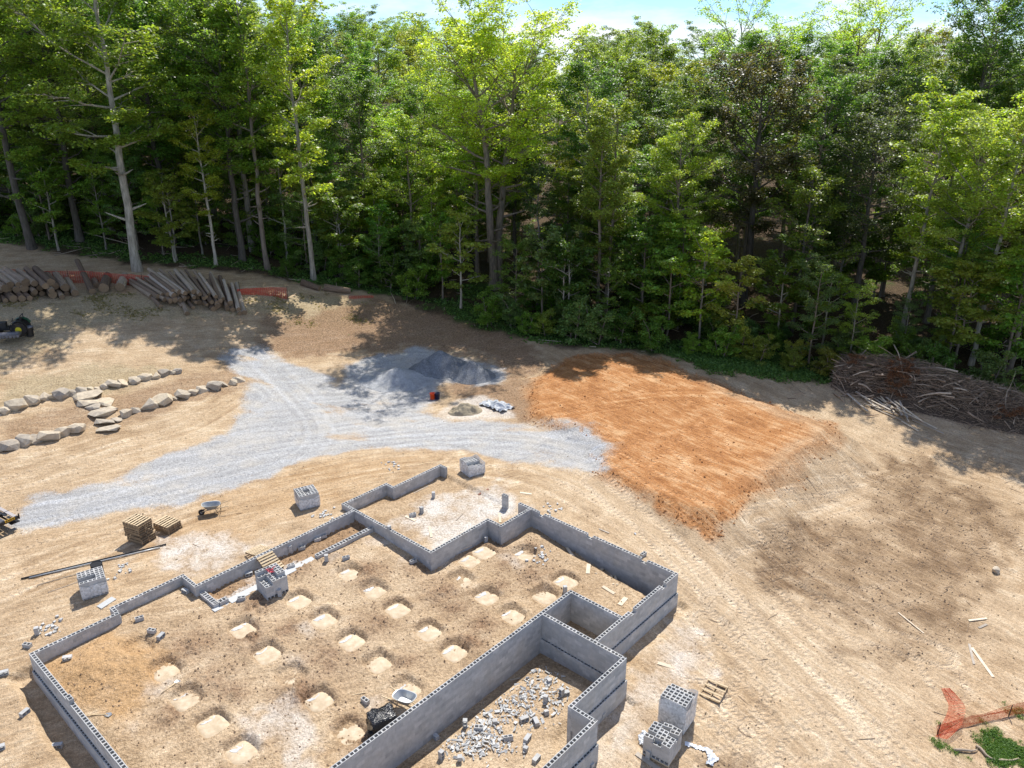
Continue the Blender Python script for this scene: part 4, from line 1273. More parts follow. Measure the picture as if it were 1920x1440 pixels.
# barrow
def wheelbarrow(px, py, yaw, label):
    p = lay(px, py)
    e = empty('wheelbarrow', p, math.radians(yaw))
    tag(e, label, 'wheelbarrow', 'wheelbarrows')
    n = 24
    def ring(a, b, z, cx, k=3.0):
        return [(cx + a * math.copysign(abs(math.cos(t)) ** (2 / k), math.cos(t)), b * math.copysign(abs(math.sin(t)) ** (2 / k), math.sin(t)), z + (0.05 * math.cos(t) if z > 0.5 else 0)) for t in np.linspace(0, 2 * math.pi, n, endpoint=False)]
    R = [ring(0.30, 0.20, 0.36, 0.05), ring(0.52, 0.33, 0.64, 0.05), ring(0.56, 0.36, 0.645, 0.05), ring(0.56, 0.36, 0.665, 0.05), ring(0.52, 0.33, 0.66, 0.05), ring(0.29, 0.19, 0.39, 0.05)]
    V = [v for q in R for v in q]; F = []
    for j in range(5): F += [(j * n + k, j * n + (k + 1) % n, (j + 1) * n + (k + 1) % n, (j + 1) * n + k) for k in range(n)]
    F.append(tuple(range(n))[::-1]); F.append(tuple(range(5 * n, 6 * n)))
    m = MB(); m.add(V, F); m.build('tray', M_STEEL, e, smooth=False)
    for s in (-1, 1):
        m = MB(); m.bar((0.62, s * 0.10, 0.28), (-0.95, s * 0.33, 0.50), 0.04, 0.04); m.build('handle', M_PALLET, e)
        m = MB(); m.tube([(-0.15, s * 0.22, 0.38), (-0.30, s * 0.26, 0.02), (-0.42, s * 0.26, 0.02), (-0.50, s * 0.28, 0.42)], 0.016, 6); m.build('leg', M_BLACK, e)
        m = MB(); m.bar((0.62, s * 0.10, 0.26), (0.66, s * 0.07, 0.19), 0.03, 0.03); m.bar((0.30, s * 0.17, 0.34), (0.62, s * 0.10, 0.20), 0.02, 0.02); m.build('wheel_bracket', M_BLACK, e)
    w = MB(); w.tube([(0.66, -0.045, 0.19), (0.66, -0.03, 0.19), (0.66, 0.03, 0.19), (0.66, 0.045, 0.19)], [0.15, 0.19, 0.19, 0.15], 18); wo = w.build('wheel', M_RUBBER, e)
    w = MB(); w.tube([(0.66, -0.055, 0.19), (0.66, 0.055, 0.19)], 0.07, 10); w.build('rim', M_STEEL, wo)
    return e
wheelbarrow(400, 962, 200, 'grey steel wheelbarrow standing alone beside the pallet stacks')
wheelbarrow(758, 1326, -27, 'grey steel wheelbarrow by the long wall in the crawl space')
# black wrapped bundle: bags of mortar under foil
p = lay(718, 1372)
M_FOIL = NT('black_foil')
_n = M_FOIL.noise(6, 4, 0.6, M_FOIL.objco(), 1.5)
M_FOIL.bsdf((0.012, 0.012, 0.014), 0.22, M_FOIL.bump(_n, 1.0, 0.05), spec=0.6)
def blob_box(w, d, h, seed, n=9, amp=0.06, rnd_=0.35):
    V = []; F = []; idx = {}
    def put(x, y, z):
        key = (round(x, 4), round(y, 4), round(z, 4))
        if key not in idx:
            v = Vector((x, y, z)); s = max(abs(x), abs(y), abs(z)); r = v.normalized() * s * 1.18
            q = v.lerp(r, rnd_)
            k = 1 + amp * float(fbm(np.array([x * 3 + z * 1.7 + seed]), np.array([y * 3 - z * 2.1]), 1.0, 3, seed)[0])
            idx[key] = len(V); V.append((q.x * w * k, q.y * d * k, (q.z + 1) * h / 2 * k))
        return idx[key]
    g = np.linspace(-1, 1, n)
    for ax in range(3):
        for sg in (-1, 1):
            for i in range(n - 1):
                for j in range(n - 1):
                    c = []
                    for a, b in ((i, j), (i + 1, j), (i + 1, j + 1), (i, j + 1)):
                        t = [0, 0, 0]; t[ax] = sg; t[(ax + 1) % 3] = g[a]; t[(ax + 2) % 3] = g[b]
                        c.append(put(*t))
                    F.append(tuple(c) if sg > 0 else tuple(reversed(c)))
    m = MB(); m.add(V, F); return m
e = empty('wrapped_bundle', p, 0.5); tag(e, 'bundle wrapped in shiny black foil by the long wall', 'bundle')
blob_box(0.55, 0.45, 1.0, 4, amp=0.16, rnd_=0.15).build('foil', M_FOIL.m, e, smooth=True)
blob_box(0.20, 0.12, 0.45, 5, amp=0.1, rnd_=0.1).build('side_box', M_RUBBER, e, (-0.50, -0.28, 0.05))
# shovels and the long handle
def tool(p0, p1, label, blade=True, name='shovel'):
    a, b = gp(*p0), gp(*p1)
    e = empty(name, tuple(a)); tag(e, label, 'tool', 'hand tools')
    d = b - a; L = np.linalg.norm(d); dn = d / L
    m = MB(); m.tube([(0, 0, 0.05), tuple(d * 0.78 + [0, 0, 0.05])], 0.022, 7); m.build('handle', M_PALLET, e, smooth=True)
    if blade:
        s = np.array([-dn[1], dn[0], 0]) * 0.13
        q0, q1, q2 = d * 0.76, d * 0.93, d * 1.0
        V = [q0 - s * 0.7 + [0, 0, .05], q0 + s * 0.7 + [0, 0, .05], q1 - s + [0, 0, .04], q1 + s + [0, 0, .04], q2 + [0, 0, .03], q0 + [0, 0, .02], q1 + [0, 0, .012]]
        V2 = [v - np.array([0, 0, 0.008]) for v in V]
        fs = [(0, 5, 6, 2), (5, 1, 3, 6), (2, 6, 4), (6, 3, 4)]
        m = MB(); m.add(V + V2, fs + [tuple(i + 7 for i in reversed(f)) for f in fs] + [(0, 2, 9, 7), (3, 1, 8, 10), (2, 4, 11, 9), (4, 3, 10, 11), (1, 0, 7, 8)])
        m.build('blade', M_STEEL, e)
    return e
tool((302, 1302), (338, 1276), 'trowel shovel with white blade beside the third footing')
tool((160, 1342), (210, 1341), 'shovel lying at the edge of the amber soil')
tool((686, 1300), (618, 1313), 'long wooden handled rake lying between two footings', name='rake')
# wrap strips and tarp by the bottom right cubes
M_FILM = simple_mat('white_film', (0.72, 0.74, 0.76), 0.35, var=0.1, spec=0.5)
def film(path, w, label, seed, name='plastic_film', hgt=0.06):
    P = [gp(*q) for q in path]; P = smooth_line(P, 8)
    r = np.random.default_rng(seed)
    c0 = np.array([*P[0], gz1(*P[0])])
    V = []; m = 6
    for i, q in enumerate(P):
        t = P[min(i + 1, len(P) - 1)] - P[max(i - 1, 0)]; t = t / (np.linalg.norm(t) + 1e-9); s = np.array([-t[1], t[0]])
        for k in range(m):
            o = (k / (m - 1) - 0.5) * w * (0.6 + 0.8 * r.random())
            x, y = q + s * o
            V.append(np.array([x, y, gz1(x, y) + 0.015 + hgt * r.random()]) - c0)
    F = [(i * m + k, i * m + k + 1, (i + 1) * m + k + 1, (i + 1) * m + k) for i in range(len(P) - 1) for k in range(m - 1)]
    mb = MB(); mb.add(V, F)
    o = mb.build(name, M_FILM, None, tuple(c0)); sm = o.modifiers.new('solid', 'SOLIDIFY'); sm.thickness = 0.006
    return tag(o, label, 'plastic film', 'plastic film scraps')
film([(1284, 1396), (1310, 1403), (1328, 1410), (1345, 1428)], 0.22, 'strip of white film trailing right from the bottom cubes', 1)
film([(1328, 1408), (1332, 1424), (1330, 1436)], 0.26, 'crumpled end of white film right of the bottom cubes', 2, hgt=0.12)
film([(1212, 1375), (1204, 1388), (1210, 1398)], 0.3, 'crumpled white film left of the jumbled cube', 3, hgt=0.15)
film([(1190, 1000 + 0), (1192, 1003)], 0.1, 'scrap of pale film outside the far right wall', 4)
# grey slabs of rubble
def chunk_mesh(seed, flat=0.5):
    r = random.Random(seed)
    V = []
    for z in (0, 1):
        for x, y in ((-1, -1), (1, -1), (1, 1), (-1, 1)):
            V.append((x * r.uniform(0.55, 1.1), y * r.uniform(0.5, 1.1), z * 2 * flat * r.uniform(0.6, 1.1)))
    m = MB(); m.add(V, [(0, 3, 2, 1), (4, 5, 6, 7), (0, 1, 5, 4), (1, 2, 6, 5), (2, 3, 7, 6), (3, 0, 4, 7)])
    return m.mesh('block_fragment', M_RUBBLE)
M_RUBBLE = simple_mat('broken_block', (0.50, 0.50, 0.485), 0.92, scale=14, var=0.25)
CH = [chunk_mesh(i, 0.35 + 0.08 * i) for i in range(6)]
RUB = [(1010, 1262, 60, 46, 60), (990, 1295, 60, 40, 90), (955, 1330, 60, 40, 90), (900, 1370, 55, 40, 110), (880, 1400, 60, 26, 80), (1040, 1300, 40, 60, 40), (940, 1400, 50, 40, 40), (1000, 1340, 70, 40, 40)]
VV, FF, nn = [], [], 0
rr_ = random.Random(21)
pile_c = gp(960, 1340)
for cx, cy, sx, sy, n in RUB:
    for _ in range(int(n * 2.3)):
        px, py = rr_.gauss(cx, sx * 0.42), rr_.gauss(cy, sy * 0.42)
        q = gp(px, py)
        uu_, vv_ = q[:2] @ BU, q[:2] @ AV
        if uu_ < -19.6 or (uu_ > -15.9 and vv_ > 20.8) or uu_ > -14.7 or vv_ > 24.0: continue
        me = rr_.choice(CH)
        s = rr_.choice([0.010, 0.014, 0.018, 0.022, 0.026, 0.03, 0.04, 0.055, 0.07])
        co = np.empty(24, dtype=np.float32); me.vertices.foreach_get('co', co); co = co.reshape(8, 3) * np.array([s * rr_.uniform(0.9, 2.4), s * rr_.uniform(0.5, 1.2), s * rr_.uniform(0.3, 0.8)])
        Rm = np.array(Matrix.Rotation(rr_.uniform(0, 6.28), 3, 'Z') @ Matrix.Rotation(rr_.uniform(-.9, .9), 3, 'X'))
        VV.append(co @ Rm.T + (q - pile_c) + [0, 0, 0.01 + rr_.uniform(0, 0.05)])
        FF.append(np.array([(0, 3, 2, 1), (4, 5, 6, 7), (0, 1, 5, 4), (1, 2, 6, 5), (2, 3, 7, 6), (3, 0, 4, 7)]) + nn); nn += 8
o = obj('block_rubble', mesh_np('block_rubble', np.vstack(VV), np.vstack(FF), M_RUBBLE), None, tuple(pile_c))
tag(o, 'scatter of broken grey block fragments in the front room', 'rubble', kind='stuff')
RB = [(1028, 1277, 'broken block nearest the rubble top, under the wall shade'), (1050, 1306, 'dark cored block at the right of the rubble'), (1058, 1300, 'small block piece right of the dark cored one'), (1027, 1318, 'block with cores up in the right of the rubble'),
      (928, 1353, 'block lying at the rubble middle with two cores showing'), (872, 1366, 'block with cores up at the left of the lower rubble'), (898, 1368, 'block piece in the middle of the lower rubble'), (831, 1424, 'leftmost of the two blocks at the lower rubble edge'),
      (858, 1428, 'rightmost of the two blocks at the lower rubble edge'), (981, 1348, 'pale block lying flat right of the rubble'), (1001, 1357, 'grey block farthest right below the rubble'), (985, 1386, 'upright pale block in the lower right of the front room'),
      (985, 1408, 'pale block of the small group at the lower right'), (1002, 1424, 'flat pale block at the bottom of the front room'), (812, 1385, 'white triangular block piece by the trench'), (953, 1388, 'block lying in the lower rubble, right end'), (1025, 1340, 'block piece alone right of the rubble')]
for i, (px, py, lab) in enumerate(RB):
    loose_block(px, py, rr_.choice(['up', 'side', 'side', 'end']), rr_.uniform(0, 180), lab, tilt=rr_.uniform(-.3, .3), me=ME_BLOCK if i % 4 else ME_HALF)
# small grey debris heaps on the sand
for i, (px, py, n, lab) in enumerate([(95, 1180, 26, 'small heap of broken block bits outside the left wall'), (228, 1068, 16, 'few grey bits behind the wrapped cube'), (612, 966, 22, 'grey mortar crumbs by the garage left corner'), (735, 872, 16, 'grey crumbs in the sand right of the gravel edge'),
                                      (1036, 952, 14, 'dark grey lump heap outside the far right wall'), (1010, 1045, 22, 'grey dust heap near the far footings')]):
    c0 = gp(px, py); VV, FF, nn = [], [], 0
    for _ in range(n):
        s = rr_.uniform(0.03, 0.09)
        me = rr_.choice(CH); co = np.empty(24, dtype=np.float32); me.vertices.foreach_get('co', co); co = co.reshape(8, 3) * s
        Rm = np.array(Matrix.Rotation(rr_.uniform(0, 6.28), 3, 'Z'))
        x, y = rr_.gauss(0, 0.35), rr_.gauss(0, 0.35)
        VV.append(co @ Rm.T + [x, y, gz1(c0[0] + x, c0[1] + y) - c0[2]])
        FF.append(np.array([(0, 3, 2, 1), (4, 5, 6, 7), (0, 1, 5, 4), (1, 2, 6, 5), (2, 3, 7, 6), (3, 0, 4, 7)]) + nn); nn += 8
    tag(obj('debris_heap', mesh_np('debris_heap', np.vstack(VV), np.vstack(FF), M_RUBBLE), None, tuple(c0)), lab, 'debris', kind='stuff')
# ================================================================ trees
def leaf_material():
    t = NT('leaf')
    oi = t.new('ObjectInfo')
    r = t.new('NewGeometry').outputs['Random Per Island']
    hsv = t.new('HueSaturation')
    t.l.new(oi.outputs['Color'], hsv.inputs['Color'])
    t.put(hsv.inputs['Hue'], t.math('ADD', 0.485, t.math('MULTIPLY', r, 0.03)))
    t.put(hsv.inputs['Value'], t.math('ADD', 0.6, t.math('MULTIPLY', r, 0.9)))
    col = hsv.outputs['Color']
    d = t.new('BsdfPrincipled')
    t.put(d.inputs['Base Color'], col); d.inputs['Roughness'].default_value = 0.42
    d.inputs['Specular IOR Level'].default_value = 0.5
    tr = t.new('BsdfTranslucent')
    tc = t.mix(1.0, col, (2.2, 2.0, 0.9), 'MULTIPLY')
    t.put(tr.inputs['Color'], tc)
    mx = t.new('MixShader'); mx.inputs['Fac'].default_value = 0.52
    t.l.new(d.outputs['BSDF'], mx.inputs[1]); t.l.new(tr.outputs['BSDF'], mx.inputs[2])
    t.l.new(mx.outputs['Shader'], t.out.inputs['Surface'])
    return t.m
M_LEAF = leaf_material()
def bark_material():
    t = NT('bark')
    co = t.objco()
    oi = t.new('ObjectInfo')
    mp = t.new('Mapping'); mp.inputs['Scale'].default_value = (1, 1, 0.18)
    t.l.new(co, mp.inputs['Vector'])
    n = t.noise(7, 5, 0.65, mp.outputs['Vector'])
    big = t.noise(0.8, 3, 0.6, co)
    c = t.mix(1.0, oi.outputs['Color'], t.ramp(n, [(0.3, 0.45), (0.7, 1.35)]), 'MULTIPLY')
    c = t.mix(t.ramp(big, [(0.5, 0.0), (0.75, 0.45)]), c, (0.10, 0.11, 0.06))
    t.bsdf(c, 0.92, t.bump(n, 0.6, 0.03), spec=0.15)
    return t.m
M_BARK = bark_material()

def tube_np(pts, rad, n):
    pts = np.asarray(pts, float); rad = np.asarray(rad, float)
    m = len(pts)
    tg = np.gradient(pts, axis=0); tg /= np.linalg.norm(tg, axis=1, keepdims=True) + 1e-9
    ref = np.array([1.0, 0, 0]) if abs(tg[0, 0]) < 0.8 else np.array([0, 1.0, 0])
    a = ref[None] - tg * (tg @ ref)[:, None]; a /= np.linalg.norm(a, axis=1, keepdims=True) + 1e-9
    b = np.cross(tg, a)
    th = np.arange(n) / n * 2 * math.pi
    V = pts[:, None] + rad[:, None, None] * (a[:, None] * np.cos(th)[None, :, None] + b[:, None] * np.sin(th)[None, :, None])
    i = np.arange(m - 1)[:, None] * n; k = np.arange(n)[None]
    F = np.stack([i + k, i + (k + 1) % n, i + n + (k + 1) % n, i + n + k], -1).reshape(-1, 4)
    return V.reshape(-1, 3), F
class Acc:
    def __init__(s): s.V, s.F, s.n = [], [], 0
    def add(s, V, F):
        s.V.append(V); s.F.append(F + s.n); s.n += len(V)
    def get(s): return np.vstack(s.V), np.vstack(s.F)

def leaves_np(C, rc, per, size, rg, flat=0.55, up=1.3):
    """leaf quads scattered round clump centres"""
    n = len(C)
    N = n * per
    c = np.repeat(C, per, 0); r = np.repeat(np.asarray(rc) * np.ones(n), per)
    d = rg.normal(size=(N, 3)); d /= np.linalg.norm(d, axis=1, keepdims=True)
    q = rg.random(N) ** 0.45
    p = c + d * (r * q)[:, None] * np.array([1, 1, flat])
    p[:, 2] -= 0.12 * r * q ** 2
    nr = rg.normal(size=(N, 3)); nr[:, 2] = np.abs(nr[:, 2]) + up
    nr += 0.35 * d
    nr /= np.linalg.norm(nr, axis=1, keepdims=True)
    t = np.cross(nr, rg.normal(size=(N, 3))); t /= np.linalg.norm(t, axis=1, keepdims=True) + 1e-9
    b = np.cross(nr, t)
    s = size * (0.65 + 0.7 * rg.random(N))
    L, Wd = (s * 0.62)[:, None], (s * 0.42)[:, None]
    V = np.stack([p - t * L, p + b * Wd - t * L * 0.1, p + t * L, p - b * Wd - t * L * 0.1], 1).reshape(-1, 3)
    F = np.arange(N * 4).reshape(N, 4)
    return V, F

def make_tree(seed, H, cb, R, r0, n1=16, n2=5, per=60, size=0.2, prof='oval', trunks=1, rcl=0.9, droop=0.0, wander=0.02, flat=0.55, top=0.87, low_limbs=0, spread=0.0):
    rg = np.random.default_rng(seed)
    wood = Acc(); C = []
    for tk in range(trunks):
        th0 = rg.uniform(0, 6.28) if trunks == 1 else tk * 2 * math.pi / trunks + 0.6
        m = 14
        hh = H * (1.0 - 0.08 * tk)
        tz = np.linspace(0, 1, m)
        w = np.cumsum(rg.normal(size=(m, 2)) * wander * hh / m * 2.2, 0); w -= w[0]
        lean = spread * hh * (tz ** 1.3)[:, None] * np.array([[math.cos(th0), math.sin(th0)]])
        T = np.column_stack([w + lean + (0.0 if trunks == 1 else 0.25) * np.array([math.cos(th0), math.sin(th0)]), tz * hh * top])
        rr = r0 * (1 - tz) ** 0.75 * 0.95 + 0.03
        rr[0] *= 1.35
        wood.add(*tube_np(T, rr, 9))
        def tp(t): return np.array([np.interp(t, tz, T[:, i]) for i in range(3)])
        for k in range(n1 + low_limbs):
            if k < n1:
                s = (k + rg.random() * 0.8) / n1
                t = min(0.99, cb + (0.985 - cb) * s + rg.normal() * 0.015)
                if prof == 'oval': f = math.sin(math.pi * (0.13 + 0.70 * s)) ** 0.7
                elif prof == 'cone': f = 0.25 + 0.85 * (1 - s) ** 0.8
                elif prof == 'vase': f = 0.45 + 0.75 * math.sin(math.pi * (0.05 + 0.72 * s ** 0.8))
                else: f = 0.9
                dead = False
            else:
                t = rg.uniform(cb * 0.45, cb); f = rg.uniform(0.2, 0.45); dead = True; s = 0
            az = k * 2.39996 + rg.uniform(-0.5, 0.5) + seed
            el = math.radians(6 + 44 * s ** 1.2 + rg.uniform(-12, 14))
            L = R * f * rg.uniform(0.55, 1.22)
            P0 = tp(t)
            dr = np.array([math.cos(az) * math.cos(el), math.sin(az) * math.cos(el), math.sin(el)])
            u = np.linspace(0, 1, 6)
            path = P0 + dr[None] * (u * L)[:, None]
            path[:, 2] += (0.16 - droop) * L * u ** 2
            path += rg.normal(size=(6, 3)) * 0.03 * L * u[:, None]
            rb = max(0.018, np.interp(t, tz, rr) * 0.42)
            wood.add(*tube_np(path, rb * (1 - u) ** 0.8 + 0.012, 5))
            if dead: continue
            C.append(path[-1])
            nn = max(2, int(round(n2 * (0.5 + 0.7 * f))))
            for j in range(nn):
                v = 0.30 + 0.68 * (j + rg.random() * 0.6) / nn
                q0 = np.array([np.interp(v, u, path[:, i]) for i in range(3)])
                sgn = 1 if j % 2 else -1
                a2 = az + sgn * rg.uniform(0.5, 1.2)
                e2 = el * 0.5 + rg.uniform(-0.25, 0.45)
                l2 = L * rg.uniform(0.28, 0.48) * (1.15 - 0.5 * v)
                d2 = np.array([math.cos(a2) * math.cos(e2), math.sin(a2) * math.cos(e2), math.sin(e2)])
                q1 = q0 + d2 * l2
                wood.add(*tube_np(np.array([q0, q0 + d2 * l2 * 0.5 + [0, 0, 0.03 * l2], q1]), np.array([rb * 0.4 + 0.006, rb * 0.25 + 0.006, 0.006]), 4))
                C.append(q1); C.append(q0 * 0.45 + q1 * 0.55 + rg.normal(size=3) * 0.12 * l2)
    C = np.array(C)
    rc = rcl * rg.uniform(0.65, 1.25, len(C))
    lv = leaves_np(C, rc, per, size, rg, flat)
    wv = wood.get()
    return (mesh_np('trunk', *wv, M_BARK, smooth=True), mesh_np('crown', *lv, M_LEAF))

PROTO = {}
for i in range(4):
    PROTO['tall%d' % i] = make_tree(20 + i, 28, 0.36, 6.3, 0.36, n1=28, n2=7, per=52, size=0.215, rcl=0.95, low_limbs=7, flat=0.38)
for i in range(3):
    PROTO['edge%d' % i] = make_tree(40 + i, 18, 0.14, 4.2, 0.18, n1=22, n2=6, per=36, size=0.19, prof='oval', rcl=0.85, droop=0.1, flat=0.34)
for i in range(3):
    PROTO['slim%d' % i] = make_tree(60 + i, 22, 0.36, 2.9, 0.19, n1=26, n2=4, per=40, size=0.19, rcl=0.72, prof='oval', low_limbs=8, flat=0.4)
for i in range(4):
    PROTO['sap%d' % i] = make_tree(80 + i, 8, 0.25, 2.3, 0.07, n1=13, n2=3, per=42, size=0.19, rcl=0.6, prof='oval', flat=0.3, trunks=1 + (i == 2))
for i in range(3):
    PROTO['shrub%d' % i] = make_tree(100 + i, 2.6, 0.06, 1.3, 0.03, n1=9, n2=3, per=44, size=0.13, rcl=0.42, prof='x', trunks=2, spread=0.2)
PROTO['hero'] = make_tree(130, 32, 0.42, 8.6, 0.52, n1=30, n2=8, per=48, size=0.21, rcl=1.0, prof='oval', trunks=2, spread=0.10, low_limbs=5, flat=0.4)
PROTO['oak'] = make_tree(131, 25, 0.34, 7.0, 0.42, n1=28, n2=8, per=58, size=0.19, rcl=0.85, prof='oval', flat=0.7)
PROTO['airy'] = make_tree(132, 30, 0.35, 6.5, 0.40, n1=26, n2=6, per=34, size=0.19, rcl=0.75, prof='vase', trunks=2, spread=0.1)

GREENS = {'lime': (0.285, 0.375, 0.052), 'mid': (0.175, 0.270, 0.046), 'deep': (0.132, 0.222, 0.044), 'dark': (0.070, 0.110, 0.034), 'olive': (0.235, 0.280, 0.058),
          'brown': (0.090, 0.085, 0.034), 'blue': (0.160, 0.245, 0.085), 'gold': (0.310, 0.350, 0.055)}
BARKS = {'grey': (0.27, 0.235, 0.19), 'pale': (0.42, 0.37, 0.29), 'brown': (0.25, 0.20, 0.155), 'dark': (0.13, 0.11, 0.09)}
TREES = []
REFS = []
SEEN_L = {}
CW = {'lime': 'light green', 'mid': 'mid green', 'deep': 'deep green', 'dark': 'dark green', 'olive': 'olive', 'brown': 'brownish green', 'blue': 'bluish green', 'gold': 'yellow green'}
BKW = {'grey': 'grey stemmed', 'pale': 'pale stemmed', 'brown': 'brown stemmed', 'dark': 'dark stemmed'}
REFW = [(258, 'the thick pale trunk'), (405, 'the slender yellow green tree'), (502, 'the slender brown stemmed tree'), (588, 'the narrow lime green tree'), (750, 'the gravel heaps'), (932, 'the forked tree'), (1125, 'the twin brown stems'),
        (1260, 'the orange fill'), (1392, 'the broad brownish tree'), (1600, 'the dark rounded tree'), (1688, 'the clean pale trunk'), (1820, 'the brush pile'), (100, 'the left log pile'), (0, 'the left picture edge'), (1910, 'the right picture edge')]
def px_of(x, y, z=0.0):
    dz = z - ZC
    depth = y * cP - dz * sP
    return 960 + FPX * x / depth
def where(x, y):
    p = px_of(x, y)
    return min(REFW, key=lambda r: abs(r[0] - p))[1]
PEND = []
def late_label(e, text, x): PEND.append((e, text, x))
def finish_labels():
    by = {}
    for e, t, x in PEND: by.setdefault(t, []).append((x, e))
    nth = ['leftmost', 'second from left', 'third from left', 'fourth from left', 'fifth from left', 'sixth from left', 'seventh from left', 'eighth from left']
    for t, L in by.items():
        L.sort(key=lambda q: q[0])
        for i, (x, e) in enumerate(L):
            e['label'] = t if len(L) == 1 else '%s, %s' % (t, nth[i] if i < len(nth) else 'among the rightmost')
def plant(kind, x, y, scale, green, bark, label, group, name='forest_tree', cat='tree', rz=None, sz=1.0, tilt=(0, 0), jit=0.30):
    tm, cm = PROTO[kind]
    z = gz1(x, y)
    e = empty(name, (x, y, z - 0.08))
    e.rotation_euler = (tilt[0], tilt[1], rnd.uniform(0, 6.28) if rz is None else rz)
    e.scale = (scale, scale, scale * sz)
    tag(e, label, cat, group)
    a = obj('trunk', tm, e); kb = rnd.uniform(0.8, 1.12); a.color = (*[c * kb for c in BARKS[bark]], 1)
    k = rnd.uniform(1 - jit, 1 + jit); g = GREENS[green]
    b = obj('crown', cm, e); b.color = (g[0] * k * rnd.uniform(0.88, 1.14), g[1] * k, g[2] * k, 1)
    TREES.append((x, y, scale, kind))
    return e

# trees that can be told apart in the picture: kind, pixel of the foot, scale, height factor, colours, label
FEATURE = [
    ('tall0', 258, 508, 1.24, 1.00, 'mid', 'pale', 'tall tree with a thick pale straight trunk rising between the two log piles'),
    ('slim0', 405, 497, 0.86, 1.00, 'gold', 'pale', 'slender yellow green tree with a thin pale stem behind the right log pile'),
    ('slim1', 502, 505, 1.35, 1.05, 'mid', 'brown', 'slender brown stemmed tree right of the right log pile'),
    ('slim2', 588, 524, 1.32, 1.10, 'lime', 'pale', 'tall narrow lime green tree with a pale stem beside the cut logs'),
    ('tall2', 325, 455, 1.05, 1.00, 'deep', 'dark', 'dark trunked tree standing back between the leaning trunk and the yellow one'),
    ('tall3', 60, 466, 1.15, 1.0, 'mid', 'dark', 'tall dark trunked tree behind the left log pile'),
    ('tall1', 455, 488, 1.0, 1.05, 'mid', 'dark', 'tall dark trunked tree behind the gap left of the slender brown one'),
    ('tall2', 150, 452, 1.10, 1.0, 'olive', 'dark', 'tall olive tree left of the thick pale trunk, farther in'),
    ('hero', 930, 540, 1.0, 1.00, 'lime', 'brown', 'largest light green tree with forked trunk in the middle of the forest edge'),
    ('tall1', 896, 520, 0.80, 0.95, 'lime', 'brown', 'thick brown trunked tree just left of the forked one'),
    ('slim1', 1118, 600, 1.00, 1.00, 'olive', 'brown', 'olive tree with two thin brown stems right of the forked one'),
    ('slim0', 1136, 590, 1.05, 1.02, 'olive', 'brown', 'golden topped tree close behind the twin brown stems'),
    ('oak', 1392, 572, 1.08, 0.98, 'brown', 'dark', 'broad dark brownish green tree with a flat rounded crown right of centre'),
    ('oak', 1600, 598, 0.86, 0.98, 'dark', 'dark', 'dark rounded tree between the brownish one and the pale trunked one'),
    ('slim2', 1688, 636, 1.15, 1.02, 'lime', 'pale', 'light green tree with a clean pale trunk left of the brush pile end'),
    ('slim1', 1820, 684, 1.15, 1.00, 'lime', 'pale', 'light green tree with a pale trunk behind the middle of the brush pile'),
    ('slim0', 1890, 700, 1.05, 1.05, 'olive', 'brown', 'tree at the right edge of the picture behind the brush pile'),
    ('sap0', 1540, 655, 1.05, 1.0, 'mid', 'pale', 'sapling with a leaning pale stem above the weeds left of the brush pile'),
    ('sap1', 864, 578, 1.35, 1.0, 'olive', 'pale', 'thin pale sapling in front of the forked tree'),
    ('sap3', 830, 562, 1.2, 1.0, 'mid', 'brown', 'thin sapling left of the pale one before the forked tree'),
    ('sap2', 330, 490, 1.25, 1.0, 'olive', 'pale', 'small yellowish sapling behind the gap beside the big pale trunk'),
    ('sap1', 110, 470, 1.3, 1.0, 'mid', 'pale', 'sapling behind the left log pile'),
    ('sap0', 1250, 640, 1.25, 1.0, 'mid', 'brown', 'bushy sapling above the orange fill'),
    ('sap2', 1780, 690, 1.35, 1.0, 'olive', 'brown', 'yellow green sapling left of the pale trunk behind the brush pile'),
    ('sap3', 1015, 610, 1.3, 1.0, 'blue', 'brown', 'bluish green sapling right of the forked tree foot'),
    ('sap1', 1880, 715, 1.4, 1.0, 'mid', 'brown', 'leafy sapling at the far right behind the brush'),
]
for kd, px, py, sc, sz, g, bk, lab in FEATURE:
    p = gp(px, py)
    e = plant(kd, p[0], p[1], sc, g, bk, lab, 'trees along the forest edge', sz=sz, jit=0.05)
    if kd == 'hero':
        [c for c in e.children if c.name.startswith('crown')][0].color = (0.35, 0.45, 0.06, 1)
# skyline trees seen over the canopy
for kd, px, D, sc, g, lab in [('airy', 1400, 118, 1.06, 'lime', 'airy pale green tree on the skyline right of centre'), ('airy', 1600, 122, 1.12, 'lime', 'airy feathery tree on the skyline above the dark crowns'),
                              ('oak', 1800, 112, 1.30, 'deep', 'big dark round crown on the skyline at the right'), ('tall1', 1210, 125, 1.0, 'mid', 'mid green crown on the skyline right of the forked tree')]:
    x = (px - 960) / FPX * (D * cP + 5)
    plant(kd, x, D, sc, g, 'brown', lab, 'trees along the skyline')

